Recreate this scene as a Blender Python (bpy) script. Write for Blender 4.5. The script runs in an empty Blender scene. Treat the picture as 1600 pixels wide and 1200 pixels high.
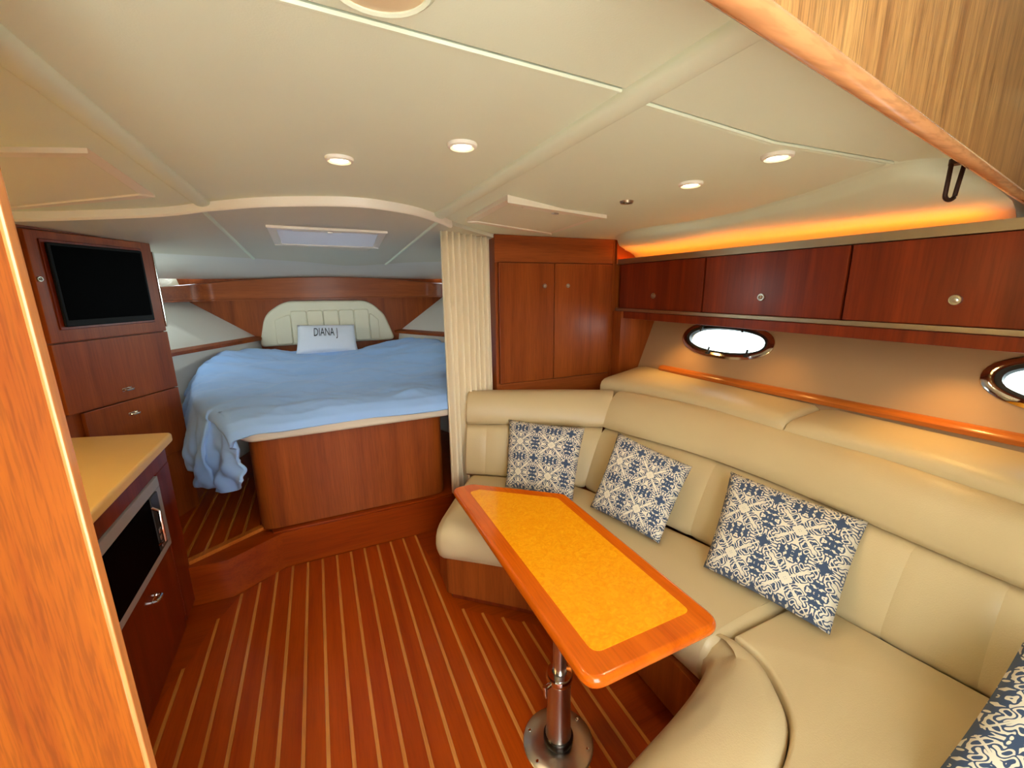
import bpy, bmesh, math, random
from mathutils import Matrix, Vector, noise
random.seed(7)
S = bpy.context.scene
COL = S.collection

# ------------------------------------------------------------------ camera
cd = bpy.data.cameras.new('camera'); cam = bpy.data.objects.new('camera', cd); COL.objects.link(cam)
cd.sensor_fit = 'HORIZONTAL'; cd.sensor_width = 36.0; cd.lens = 36.0 * 650.0 / 1600.0
cd.clip_start = 0.02; cd.clip_end = 200
R = Matrix(((0.90764434, 0.10308384, -0.40688508),
            (-0.41960397, 0.19815011, -0.88581547),
            (-0.01068894, 0.97473599, 0.22310421)))
cam.matrix_world = Matrix.Translation((0, 0, 1.5)) @ R.to_4x4()
S.camera = cam

# ------------------------------------------------------------------ world: bright overcast harbour sky
W = bpy.data.worlds.new('sky'); S.world = W; W.use_nodes = True
nt = W.node_tree; nt.nodes.clear()
wo = nt.nodes.new('ShaderNodeOutputWorld'); bg = nt.nodes.new('ShaderNodeBackground')
tc = nt.nodes.new('ShaderNodeTexCoord'); sx = nt.nodes.new('ShaderNodeSeparateXYZ'); rp = nt.nodes.new('ShaderNodeValToRGB')
mr = nt.nodes.new('ShaderNodeMapRange'); mr.inputs[1].default_value = -0.25; mr.inputs[2].default_value = 0.6
nt.links.new(tc.outputs['Generated'], sx.inputs[0]); nt.links.new(sx.outputs['Z'], mr.inputs[0]); nt.links.new(mr.outputs[0], rp.inputs[0])
e = rp.color_ramp.elements
e[0].position = 0.0; e[0].color = (0.14, 0.17, 0.18, 1)
e[1].position = 1.0; e[1].color = (0.86, 0.93, 1.0, 1)
k = e.new(0.12); k.color = (0.50, 0.56, 0.57, 1)
k = e.new(0.28); k.color = (0.74, 0.82, 0.83, 1)
k = e.new(0.34); k.color = (0.92, 0.97, 1.0, 1)
nt.links.new(rp.outputs[0], bg.inputs[0]); bg.inputs[1].default_value = 12.0
nt.links.new(bg.outputs[0], wo.inputs[0])

sd = bpy.data.lights.new('sun', 'SUN'); sd.energy = 16.0; sd.angle = 0.03; sd.color = (1.0, 0.95, 0.86)
sun = bpy.data.objects.new('sun', sd); COL.objects.link(sun); sun.rotation_euler = (math.radians(14), 0, 0)   # high, from astern: falls on the cockpit sole
sun.location = (0, -3, 6)
S.view_settings.view_transform = 'Standard'; S.view_settings.look = 'None'
S.view_settings.exposure = 0.15; S.view_settings.gamma = 1.0; S.view_settings.use_curve_mapping = False

# ------------------------------------------------------------------ helpers
def lin(c):
    return tuple(((v / 255.0) / 12.92 if v / 255.0 <= 0.04045 else ((v / 255.0 + 0.055) / 1.055) ** 2.4) for v in c) + (1.0,)

def mat_base(name):
    m = bpy.data.materials.new(name); m.use_nodes = True
    n = m.node_tree; b = n.nodes['Principled BSDF']
    return m, n, b

def plain(name, col, rough=0.5, metal=0.0, bump=0.0, bscale=200.0, var=0.06, coat=0.0, sheen=0.0, spec=0.5):
    m, n, b = mat_base(name)
    tcn = n.nodes.new('ShaderNodeTexCoord'); nz = n.nodes.new('ShaderNodeTexNoise')
    nz.inputs['Scale'].default_value = 3.0; nz.inputs['Detail'].default_value = 3
    n.links.new(tcn.outputs['Object'], nz.inputs['Vector'])
    mx = n.nodes.new('ShaderNodeMixRGB'); c = lin(col)
    mx.inputs[1].default_value = tuple(v * (1 - var) for v in c[:3]) + (1,)
    mx.inputs[2].default_value = tuple(min(1, v * (1 + var)) for v in c[:3]) + (1,)
    n.links.new(nz.outputs['Fac'], mx.inputs[0]); n.links.new(mx.outputs[0], b.inputs['Base Color'])
    b.inputs['Roughness'].default_value = rough; b.inputs['Metallic'].default_value = metal
    b.inputs['Coat Weight'].default_value = coat; b.inputs['Sheen Weight'].default_value = sheen
    b.inputs['Specular IOR Level'].default_value = spec
    if bump:
        n2 = n.nodes.new('ShaderNodeTexNoise'); n2.inputs['Scale'].default_value = bscale; n2.inputs['Detail'].default_value = 2
        n.links.new(tcn.outputs['Object'], n2.inputs['Vector'])
        bp = n.nodes.new('ShaderNodeBump'); bp.inputs['Strength'].default_value = bump; bp.inputs['Distance'].default_value = 0.002
        n.links.new(n2.outputs['Fac'], bp.inputs['Height']); n.links.new(bp.outputs[0], b.inputs['Normal'])
    return m

def wood(name, c1, c2, axis='Z', rough=0.38, coat=0.08, scale=1.0, figure=0.5, pore=0.16, spec=0.28):
    m, n, b = mat_base(name)
    tcn = n.nodes.new('ShaderNodeTexCoord'); mp = n.nodes.new('ShaderNodeMapping')
    n.links.new(tcn.outputs['Object'], mp.inputs['Vector'])
    st = {'X': (0.05, 1, 1), 'Y': (1, 0.05, 1), 'Z': (1, 1, 0.05), 'N': (1, 1, 1)}[axis]
    mp.inputs['Scale'].default_value = tuple(v * scale for v in st)
    a = n.nodes.new('ShaderNodeTexNoise'); a.inputs['Scale'].default_value = 14; a.inputs['Detail'].default_value = 5; a.inputs['Distortion'].default_value = figure
    p = n.nodes.new('ShaderNodeTexNoise'); p.inputs['Scale'].default_value = 150; p.inputs['Detail'].default_value = 2
    n.links.new(mp.outputs[0], a.inputs['Vector']); n.links.new(mp.outputs[0], p.inputs['Vector'])
    r = n.nodes.new('ShaderNodeValToRGB'); r.color_ramp.elements[0].position = 0.3; r.color_ramp.elements[1].position = 0.72
    r.color_ramp.elements[0].color = lin(c2); r.color_ramp.elements[1].color = lin(c1)
    n.links.new(a.outputs['Fac'], r.inputs[0])
    r2 = n.nodes.new('ShaderNodeValToRGB'); r2.color_ramp.elements[0].position = 0.36; r2.color_ramp.elements[1].position = 0.55
    r2.color_ramp.elements[0].color = (1 - pore, 1 - pore, 1 - pore, 1); r2.color_ramp.elements[1].color = (1, 1, 1, 1)
    n.links.new(p.outputs['Fac'], r2.inputs[0])
    mx = n.nodes.new('ShaderNodeMixRGB'); mx.blend_type = 'MULTIPLY'; mx.inputs[0].default_value = 1
    n.links.new(r.outputs[0], mx.inputs[1]); n.links.new(r2.outputs[0], mx.inputs[2])
    n.links.new(mx.outputs[0], b.inputs['Base Color'])
    b.inputs['Roughness'].default_value = rough; b.inputs['Coat Weight'].default_value = coat; b.inputs['Coat Roughness'].default_value = 0.15; b.inputs['Specular IOR Level'].default_value = spec
    return m

def emit(name, col, strength):
    m = bpy.data.materials.new(name); m.use_nodes = True; n = m.node_tree
    b = n.nodes['Principled BSDF']; b.inputs['Base Color'].default_value = lin(col)
    b.inputs['Emission Color'].default_value = lin(col); b.inputs['Emission Strength'].default_value = strength
    return m

def glass(name):
    m = bpy.data.materials.new(name); m.use_nodes = True; n = m.node_tree; n.nodes.clear()
    o = n.nodes.new('ShaderNodeOutputMaterial'); t = n.nodes.new('ShaderNodeBsdfTransparent'); g = n.nodes.new('ShaderNodeBsdfGlossy')
    t.inputs[0].default_value = (0.93, 0.98, 0.97, 1); g.inputs['Roughness'].default_value = 0.03
    x = n.nodes.new('ShaderNodeMixShader'); x.inputs[0].default_value = 0.07
    n.links.new(t.outputs[0], x.inputs[1]); n.links.new(g.outputs[0], x.inputs[2]); n.links.new(x.outputs[0], o.inputs[0])
    return m

def damask(name, tiles=3.0):
    m, n, b = mat_base(name)
    uv = n.nodes.new('ShaderNodeTexCoord'); sp = n.nodes.new('ShaderNodeSeparateXYZ'); n.links.new(uv.outputs['UV'], sp.inputs[0])
    def M(op, a, bb=None):
        q = n.nodes.new('ShaderNodeMath'); q.operation = op
        for i, v in enumerate((a, bb)):
            if v is None: continue
            if isinstance(v, (int, float)): q.inputs[i].default_value = v
            else: n.links.new(v, q.inputs[i])
        return q.outputs[0]
    x = M('PINGPONG', M('MULTIPLY', sp.outputs['X'], tiles), 0.5); y = M('PINGPONG', M('MULTIPLY', sp.outputs['Y'], tiles), 0.5)
    lo = M('MINIMUM', x, y); hi = M('MAXIMUM', x, y)
    cb = n.nodes.new('ShaderNodeCombineXYZ'); n.links.new(lo, cb.inputs[0]); n.links.new(hi, cb.inputs[1])
    nz = n.nodes.new('ShaderNodeTexNoise'); nz.inputs['Scale'].default_value = 10.0; nz.inputs['Detail'].default_value = 0.0; nz.inputs['Distortion'].default_value = 0.5
    n.links.new(cb.outputs[0], nz.inputs['Vector'])
    band = M('FRACT', M('ADD', M('MULTIPLY', nz.outputs['Fac'], 3.4), 0.1))
    scroll = M('GREATER_THAN', band, 0.53)
    cross = M('MULTIPLY', M('LESS_THAN', lo, 0.022), M('LESS_THAN', hi, 0.24))
    scroll = M('MULTIPLY', scroll, M('SUBTRACT', 1.0, cross))
    star = M('LESS_THAN', M('ADD', hi, M('MULTIPLY', lo, 2.2)), 0.17)
    ring = M('LESS_THAN', M('ABSOLUTE', M('SUBTRACT', hi, M('ADD', lo, 0.0))), 0.018)
    pat = M('MAXIMUM', M('MULTIPLY', scroll, M('SUBTRACT', 1.0, ring)), star)
    mx = n.nodes.new('ShaderNodeMixRGB'); n.links.new(pat, mx.inputs[0])
    mx.inputs[1].default_value = lin((226, 218, 196)); mx.inputs[2].default_value = lin((58, 76, 104))
    n.links.new(mx.outputs[0], b.inputs['Base Color']); b.inputs['Roughness'].default_value = 0.9
    b.inputs['Sheen Weight'].default_value = 0.15
    return m

CHERRY = wood('cherry_upright', (164, 82, 27), (130, 57, 16), 'Z')
CHERRYX = wood('cherry_lengthwise', (168, 84, 32), (130, 58, 20), 'Y')
CHERRYT = wood('cherry_athwart', (170, 88, 36), (132, 60, 22), 'X')
DARKCH = wood('dark_cherry', (140, 52, 18), (100, 32, 10), 'Z', rough=0.3)
TEAKP = wood('teak_plank', (174, 70, 2), (148, 50, 0), 'Y', rough=0.34, coat=0.1, figure=0.8, pore=0.12)
TEAKB = wood('teak_border', (160, 64, 4), (134, 46, 2), 'X', rough=0.34, coat=0.1, pore=.15)
HOLLY = wood('holly', (214, 140, 66), (190, 112, 44), 'Y', rough=0.25, coat=0.4, pore=0.15)
NEARW = wood('varnished_teak', (166, 85, 4), (140, 61, 2), 'Z', rough=0.5, coat=0.0, scale=3.2, pore=0.25)
OAK = wood('pale_oak', (198, 146, 86), (146, 94, 50), 'Z', rough=0.45, coat=0.15, scale=2.4, pore=0.4)
OAKR = wood('rail_wood', (222, 158, 104), (196, 124, 74), 'X', rough=0.25, coat=0.5, pore=0.2)
TABLEB = wood('table_border', (224, 108, 14), (198, 82, 6), 'Y', rough=0.14, coat=0.5, pore=0.12)
BURL = wood('burl_maple', (255, 178, 24), (244, 152, 8), 'N', rough=0.2, coat=0.45, figure=2.5, scale=2.2, pore=0.1)
BATTEN = wood('batten_wood', (206, 118, 46), (176, 88, 28), 'Y', rough=0.3, coat=0.3, pore=0.15)
MAPLE = plain('counter_maple', (240, 196, 118), 0.3, var=0.1, coat=0.3)
LINER = plain('headliner_vinyl', (228, 236, 212), 0.55, bump=0.12, bscale=320, var=0.03)
LINERG = plain('bow_liner_vinyl', (214, 210, 188), 0.6, bump=0.1, bscale=320, var=0.03)
TRIMW = plain('white_trim', (240, 234, 220), 0.45, var=0.02)
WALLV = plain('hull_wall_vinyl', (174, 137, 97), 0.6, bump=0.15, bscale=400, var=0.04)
WHITEV = plain('white_hull_vinyl', (226, 224, 214), 0.6, bump=0.1, bscale=300, var=0.03)
LEATHER = plain('cream_leather', (204, 182, 138), 0.42, bump=0.25, bscale=260, var=0.05)
LEATHERB = plain('headboard_leather', (226, 220, 192), 0.5, bump=0.2, bscale=260, var=0.03)
STEEL = plain('brushed_steel', (196, 190, 178), 0.28, metal=1.0, var=0.05)
CHROME = plain('chrome', (225, 222, 215), 0.1, metal=1.0, var=0.02)
SATIN = plain('satin_aluminium', (180, 165, 140), 0.35, metal=1.0, var=0.05)
BLACK = plain('black_plastic', (9, 9, 10), 0.5, var=0.05, spec=0.15)
SCREEN = plain('black_screen', (2, 2, 3), 0.5, var=0.02, spec=0.02)
GASKET = plain('dark_gasket', (30, 26, 24), 0.5)
CURT = plain('curtain_cloth', (246, 230, 194), 0.85, bump=0.3, bscale=500, var=0.05, sheen=0.2)
DUVET = plain('blue_cotton', (156, 196, 250), 0.9, bump=0.2, bscale=300, var=0.06, sheen=0.15)
def wrinkle(m, scale, strength, dist):
    n = m.node_tree; b = n.nodes['Principled BSDF']
    tcn = n.nodes.new('ShaderNodeTexCoord'); mp = n.nodes.new('ShaderNodeMapping'); mp.inputs['Scale'].default_value = (1.0, 1.9, 1.0); mp.inputs['Rotation'].default_value = (0, 0, 0.35)
    z = n.nodes.new('ShaderNodeTexNoise'); z.noise_type = 'RIDGED_MULTIFRACTAL'; z.inputs['Scale'].default_value = scale; z.inputs['Detail'].default_value = 3; z.inputs['Distortion'].default_value = 0.6
    n.links.new(tcn.outputs['Object'], mp.inputs[0]); n.links.new(mp.outputs[0], z.inputs['Vector'])
    bp = n.nodes.new('ShaderNodeBump'); bp.inputs['Strength'].default_value = strength; bp.inputs['Distance'].default_value = dist
    n.links.new(z.outputs['Fac'], bp.inputs['Height'])
    old = [l for l in n.links if l.to_node == b and l.to_socket.name == 'Normal']
    if old: n.links.new(old[0].from_socket, bp.inputs['Normal'])
    n.links.new(bp.outputs[0], b.inputs['Normal'])
wrinkle(DUVET, 3.5, 0.5, 0.02)
wrinkle(LEATHER, 2.2, 0.12, 0.01)
PILLW = plain('white_cotton', (226, 232, 242), 0.9, bump=0.3, bscale=400, var=0.04)
INKT = plain('dark_thread', (30, 30, 38), 0.8)
MATTW = plain('mattress_cloth', (232, 216, 190), 0.85, var=0.03)
SHADE = plain('hatch_shade', (198, 198, 200), 0.7, var=0.03)
SHADEC = plain('hatch_shade_cream', (230, 226, 200), 0.7, var=0.03)
def translucent(name, col, amt):
    m, n, b = mat_base(name); b.inputs['Base Color'].default_value = lin(col); b.inputs['Roughness'].default_value = 0.6
    t = n.nodes.new('ShaderNodeBsdfTranslucent'); t.inputs[0].default_value = lin(col); x = n.nodes.new('ShaderNodeMixShader'); x.inputs[0].default_value = amt
    o = n.nodes['Material Output']; n.links.new(b.outputs[0], x.inputs[1]); n.links.new(t.outputs[0], x.inputs[2]); n.links.new(x.outputs[0], o.inputs[0])
    return m
SHADET = translucent('deck_hatch_blind', (206, 208, 214), 0.13)
HFRAME = plain('hatch_frame', (238, 228, 206), 0.4, var=0.02)
GLASS = glass('pane_glass')
BULB = emit('lamp_bulb', (255, 222, 170), 22.0)
LEDM = emit('led_amber', (255, 132, 24), 13.0)
LEDL = emit('puck_lens', (255, 206, 130), 20.0)
DAMASK = damask('damask_fabric', 2.3)
ROD = plain('bronze_rod', (52, 28, 16), 0.35, metal=0.6)

def finish(name, bm, mat, parent=None, smooth=True, angle=38):
    bmesh.ops.recalc_face_normals(bm, faces=bm.faces)
    me = bpy.data.meshes.new(name)
    off = parent_loc(parent)
    if off.length > 0: bmesh.ops.translate(bm, verts=bm.verts, vec=-off)
    bm.to_mesh(me); bm.free()
    if smooth:
        me.polygons.foreach_set('use_smooth', [True] * len(me.polygons)); me.set_sharp_from_angle(angle=math.radians(angle))
    me.materials.append(mat)
    o = bpy.data.objects.new(name, me); COL.objects.link(o)
    if parent is not None: o.parent = parent
    return o
LOC = {}
def parent_loc(p):
    v = Vector((0, 0, 0))
    while p is not None:
        v = v + Vector(p.location); p = p.parent
    return v
def tag(o, label, cat, group=None):
    o['label'] = label; o['category'] = cat
    if group: o['group'] = group
    return o
def thing(name, loc, label, cat, group=None):
    o = bpy.data.objects.new(name, None); COL.objects.link(o); o.location = loc; o.empty_display_size = 0.05
    return tag(o, label, cat, group)
def struct(o, label=None):
    o['kind'] = 'structure'
    if label: o['label'] = label
    return o
def sroot(name, loc=(0, 0, 0), label=None):
    o = bpy.data.objects.new(name, None); COL.objects.link(o); o.location = loc; o.empty_display_size = 0.05
    return struct(o, label)

def bm_box(bm, x0, x1, y0, y1, z0, z1, bev=0.0, seg=2, M=None):
    t = bmesh.new()
    bmesh.ops.create_cube(t, size=1.0)
    for v in t.verts:
        v.co = Vector((x0 + (v.co.x + .5) * (x1 - x0), y0 + (v.co.y + .5) * (y1 - y0), z0 + (v.co.z + .5) * (z1 - z0)))
    if bev: bmesh.ops.bevel(t, geom=t.edges[:], offset=bev, segments=seg, profile=0.5, affect='EDGES')
    if M is not None: bmesh.ops.transform(t, matrix=M, verts=t.verts)
    tm = bpy.data.meshes.new('tmp'); t.to_mesh(tm); t.free(); bm.from_mesh(tm); bpy.data.meshes.remove(tm)
def box(name, x0, x1, y0, y1, z0, z1, mat, parent=None, bev=0.004, M=None, seg=2):
    bm = bmesh.new(); bm_box(bm, x0, x1, y0, y1, z0, z1, bev, seg, M)
    o = finish(name, bm, mat, parent)
    if bev: wn(o)
    return o
def wn(o):
    w = o.modifiers.new('flat_faces', 'WEIGHTED_NORMAL'); w.keep_sharp = True; w.weight = 100
def bm_prism(bm, pts, z0, z1, bev=0.0, seg=2, M=None, zf=None):
    t = bmesh.new()
    lo = [t.verts.new((p[0], p[1], z0)) for p in pts]; hi = [t.verts.new((p[0], p[1], z1)) for p in pts]
    n = len(pts); t.faces.new(lo[::-1]); t.faces.new(hi)
    for i in range(n): t.faces.new((lo[i], lo[(i + 1) % n], hi[(i + 1) % n], hi[i]))
    bmesh.ops.recalc_face_normals(t, faces=t.faces)
    if bev:
        ed = [ed for ed in t.edges if abs(ed.verts[0].co.z - ed.verts[1].co.z) < 1e-6]
        bmesh.ops.bevel(t, geom=ed, offset=bev, segments=seg, profile=0.5, affect='EDGES')
    if zf:
        if min(p[0] for p in pts) < 0.949 < 0.951 < max(p[0] for p in pts):      # the side ceiling flattens out at x = 0.95
            bmesh.ops.bisect_plane(t, geom=t.verts[:] + t.edges[:] + t.faces[:], plane_co=(0.95, 0, 0), plane_no=(1, 0, 0))
        for v in t.verts: v.co.z += zf(v.co.x, v.co.y)
    if M is not None: bmesh.ops.transform(t, matrix=M, verts=t.verts)
    tm = bpy.data.meshes.new('tmp'); t.to_mesh(tm); t.free(); bm.from_mesh(tm); bpy.data.meshes.remove(tm)
def prism(name, pts, z0, z1, mat, parent=None, bev=0.0, M=None, zf=None, seg=2):
    bm = bmesh.new(); bm_prism(bm, pts, z0, z1, bev, seg, M, zf)
    o = finish(name, bm, mat, parent)
    if bev: wn(o)
    return o
def rpoly(pts, r, seg=5):
    out = []; n = len(pts)
    rs = r if isinstance(r, (list, tuple)) else [r] * n
    for i in range(n):
        p = Vector(pts[i]); a = Vector(pts[i - 1]); b = Vector(pts[(i + 1) % n]); rr = rs[i]
        if rr <= 0: out.append(tuple(p)); continue
        da = (a - p); db = (b - p); la = da.length; lb = db.length; da.normalize(); db.normalize()
        ang = da.angle(db); tlen = min(rr / math.tan(ang / 2), la * .49, lb * .49)
        s = p + da * tlen; e2 = p + db * tlen
        for k in range(seg + 1):
            t = k / seg
            q = s * (1 - t) ** 2 + p * 2 * t * (1 - t) + e2 * t ** 2
            out.append((q.x, q.y))
    return out
def bm_tube(bm, path, r, seg=8, cap=True):
    P = [Vector(p) for p in path]; rings = []
    up = Vector((0, 0, 1))
    for i, p in enumerate(P):
        d = (P[min(i + 1, len(P) - 1)] - P[max(i - 1, 0)]).normalized()
        u = d.cross(up) if abs(d.dot(up)) < .95 else d.cross(Vector((1, 0, 0))); u.normalize(); w = u.cross(d)
        rr = r[i] if isinstance(r, (list, tuple)) else r
        rings.append([bm.verts.new(p + (u * math.cos(2 * math.pi * k / seg) + w * math.sin(2 * math.pi * k / seg)) * rr) for k in range(seg)])
    for a, b in zip(rings, rings[1:]):
        for k in range(seg): bm.faces.new((a[k], a[(k + 1) % seg], b[(k + 1) % seg], b[k]))
    if cap: bm.faces.new(rings[0][::-1]); bm.faces.new(rings[-1])
def tube(name, path, r, mat, parent=None, seg=8):
    bm = bmesh.new(); bm_tube(bm, path, r, seg); return finish(name, bm, mat, parent)
def bm_lathe(bm, prof, seg=24, M=None):
    t = bmesh.new(); rings = []
    for r, z in prof:
        if r < 1e-5: rings.append([t.verts.new((0, 0, z))])
        else: rings.append([t.verts.new((r * math.cos(2 * math.pi * k / seg), r * math.sin(2 * math.pi * k / seg), z)) for k in range(seg)])
    for a, b in zip(rings, rings[1:]):
        for k in range(seg):
            q = [a[k % len(a)], a[(k + 1) % len(a)], b[(k + 1) % len(b)], b[k % len(b)]]
            u = []
            for v in q:
                if v not in u: u.append(v)
            if len(u) > 2: t.faces.new(u)
    if M is not None: bmesh.ops.transform(t, matrix=M, verts=t.verts)
    tm = bpy.data.meshes.new('tmp'); t.to_mesh(tm); t.free(); bm.from_mesh(tm); bpy.data.meshes.remove(tm)
def lathe(name, prof, mat, parent=None, seg=24, M=None):
    bm = bmesh.new(); bm_lathe(bm, prof, seg, M); return finish(name, bm, mat, parent)
def loft(name, rings, mat, parent=None, closed=True, caps=True, angle=50):
    bm = bmesh.new(); rv = [[bm.verts.new(p) for p in r] for r in rings]
    for a, b in zip(rv, rv[1:]):
        n = len(a)
        for k in range(n if closed else n - 1): bm.faces.new((a[k], a[(k + 1) % n], b[(k + 1) % n], b[k]))
    if caps and closed: bm.faces.new(rv[0][::-1]); bm.faces.new(rv[-1])
    return finish(name, bm, mat, parent, angle=angle)
def interp(keys, t):
    if t <= keys[0][0]: return keys[0][1]
    for (a, va), (b, vb) in zip(keys, keys[1:]):
        if t <= b:
            s = (t - a) / (b - a)
            if isinstance(va, tuple): return tuple(x + (y - x) * s for x, y in zip(va, vb))
            return va + (vb - va) * s
    return keys[-1][1]
def spline(pts, n):
    """Catmull-Rom through pts, n samples per span"""
    P = [Vector(p) for p in pts]; P = [P[0] * 2 - P[1]] + P + [P[-1] * 2 - P[-2]]; out = []
    for i in range(1, len(P) - 2):
        for k in range(n):
            t = k / n; a, b, c, d = P[i - 1], P[i], P[i + 1], P[i + 2]
            out.append(0.5 * ((2 * b) + (c - a) * t + (2 * a - 5 * b + 4 * c - d) * t * t + (3 * b - a - 3 * c + d) * t ** 3))
    out.append(P[-2]); return out

# ------------------------------------------------------------------ floor
Z1 = 0.22
fl = box('floor', -1.4, 1.75, -0.6, 2.6, -0.05, -0.004, TEAKB, None, bev=0)
struct(fl, 'teak and holly cabin sole')
SX0, SP, SW = -0.572, 0.0757, 0.0125
def front_base_y(x): return 1.758 - 0.863 * (x - 0.444) - 0.06
ends = {-2: 1.62, -1: 1.84, 0: 2.097, 1: 2.243, 2: 2.30, 3: 2.366}
def send(k):
    x = SX0 + SP * k
    if k in ends: return ends[k]
    if x > 0.45: return max(front_base_y(x), 0.66)
    return 2.376
for k in range(-2, 20):
    x = SX0 + SP * k; y1 = send(k)
    if y1 - 0.1 > -0.5: box('holly_strip', x - SW / 2, x + SW / 2, -0.6, y1, -0.02, 0.0006, HOLLY, fl, bev=0)
for k in range(-2, 19):
    x0 = SX0 + SP * k + SW / 2 + 0.0006; x1 = SX0 + SP * (k + 1) - SW / 2 - 0.0006
    prism('plank', [(x0, -0.6), (x1, -0.6), (x1, send(k + 1) - .003), (x0, send(k) - .003)], -0.02, 0.0, TEAKP, fl)
# raised forward sole
ff = prism('floor_raised', [(-0.95, 2.285), (-0.69, 2.275), (-0.37, 2.48), (-0.34, 2.40), (0.70, 2.40), (1.6, 2.96), (1.6, 4.4), (-1.5, 4.4), (-1.5, 2.96), (-1.0, 2.5)], 0.0, Z1 - 0.004, TEAKB, None)
struct(ff, 'raised teak sole beside the bed')
for k in range(-3, 4):
    x = -0.715 + SP * k
    ya = 2.275 + max(0, (x + 0.69)) * 0.64 + 0.045
    box('holly_strip', x - SW / 2, x + SW / 2, ya, 3.25, Z1 - 0.02, Z1 + 0.0006, HOLLY, ff, bev=0)
    box('plank', x + SW / 2 + 0.0006, x + SP - SW / 2 - 0.0006, ya + 0.01, 3.25, Z1 - 0.02, Z1, TEAKP, ff, bev=0.0008)
# riser and nosing
rz = prism('trim_1', rpoly([(-0.70, 2.245), (-0.53, 2.236), (-0.30, 2.384), (0.66, 2.384), (0.66, 2.42), (-0.33, 2.42), (-0.42, 2.46), (-0.70, 2.29)], 0), 0.0, Z1 - 0.012, TEAKB, None)
struct(rz, 'dark wooden riser of the step up to the bed')
ns = prism('trim_2', [(-0.70, 2.262), (-0.395, 2.462), (-0.395, 2.508), (-0.70, 2.308)], Z1 - 0.012, Z1 + 0.008, BATTEN, None, bev=0.003)
struct(ns, 'light wooden nosing along the edge of the step')

# ------------------------------------------------------------------ ceiling
def zc(x):
    if x < -0.36: return 1.84 - 0.085 * (-0.36 - x)
    if x > 0.57: return 1.84 - 0.08 * min(x - 0.57, 0.38)
    return 1.84
ARCH = [(-1.30, 2.17), (-0.95, 2.20), (-0.783, 2.202), (-0.542, 2.175), (-0.378, 2.09), (-0.163, 1.906), (0.053, 1.796), (0.185, 1.768), (0.281, 1.79), (0.424, 1.875), (0.584, 2.05), (0.70, 2.17), (0.97, 2.34)]
arch = [(p.x, p.y) for p in spline([(x, y, 0) for x, y in ARCH], 6)]
def arch_y(x):
    for (a, ya), (b, yb) in zip(arch, arch[1:]):
        if a <= x <= b: return ya + (yb - ya) * (x - a) / (b - a)
    return arch[0][1] if x < arch[0][0] else arch[-1][1]
cl = prism('ceiling', [(-1.6, 0.50), (-0.22, 0.50), (-0.22, 0.30), (0.30, 0.31), (2.5, 0.67), (2.5, 4.7), (-1.6, 4.7)], 1.90, 1.95, LINER)
struct(cl, 'cream vinyl headliner')
def arch_seg(x0, x1): return [(x0, arch_y(x0))] + [p for p in arch if x0 < p[0] < x1] + [(x1, arch_y(x1))]
COVE = [(1.86, 2.345), (1.74, 2.20), (1.66, 2.02), (1.65, 1.84), (1.68, 1.68), (1.705, 1.51), (1.69, 1.34), (1.64, 1.16), (1.59, 1.01), (1.53, 0.873), (1.464, 0.753), (1.42, 0.665), (1.432, 0.622), (1.48, 0.59), (1.60, 0.555)]
cove = [(p.x, p.y) for p in spline([(x, y, 0) for x, y in COVE], 5)]
def cpanel(pts, bev=0.006): return prism('ceiling_panel', pts, 0.0, 0.03, LINER, cl, bev=bev, zf=lambda x, y: zc(x))
g = 0.004
cpanel([(-0.36, 0.62), (-0.36, 0.30), (0.30, 0.31), (0.57, 0.354), (0.57, 0.672)])
cpanel(arch_seg(-0.36, 0.57)[::-1] + [(-0.36, 0.632), (0.57, 0.684)])
cpanel(arch_seg(-1.28, -0.36)[::-1] + [(-1.28, 0.53), (-0.36, 0.53)])
cv_f = [p for p in cove if p[1] > 0.70]
cpanel(arch_seg(0.57, 0.97)[::-1] + [(0.57, 0.702), (cv_f[-1][0], 0.675)] + cv_f[::-1] + [(1.2, 2.36)])
cpanel([(0.57, 0.354), (1.60, 0.523), (1.44, 0.61), (1.43, 0.652), (0.57, 0.690)])
# fore-and-aft battens
for i, (xa, xb, ya, yb) in enumerate([(-0.388, -0.332, 0.53, 2.07), (0.53, 0.592, 0.362, 2.03)]):
    M = None
    bm = bmesh.new(); rings = []
    prof = [(0, 0), (0.004, -0.009), (0.014, -0.015), (0.5, -0.017), (-0.014, -0.015), (-0.004, -0.009), (0, 0)]
    pr = [(xa, 0), (xa + .003, -.008), (xa + .012, -.012), ((xa + xb) / 2, -.014), (xb - .012, -.012), (xb - .003, -.008), (xb, 0), (xb, .02), (xa, .02)]
    b_ = loft('trim_%d' % (3 + i), [[(x, y, 1.836 + z) for x, z in pr] for y in (ya, yb)], LINER)
    struct(b_, ['cream batten on the ceiling above the galley side', 'cream batten on the ceiling above the table side'][i])
# cross seam ridge strips
for i, (p, q) in enumerate([((-0.332, 0.628), (0.53, 0.677)), ((0.592, 0.695), (0.95, 0.68)), ((0.95, 0.68), (1.42, 0.66))]):
    s = tube('seam_piping', [(p[0], p[1], zc(p[0]) + 0.001), (q[0], q[1], zc(q[0]) + 0.0015)], 0.0045, LINER, cl, seg=6)
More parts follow.
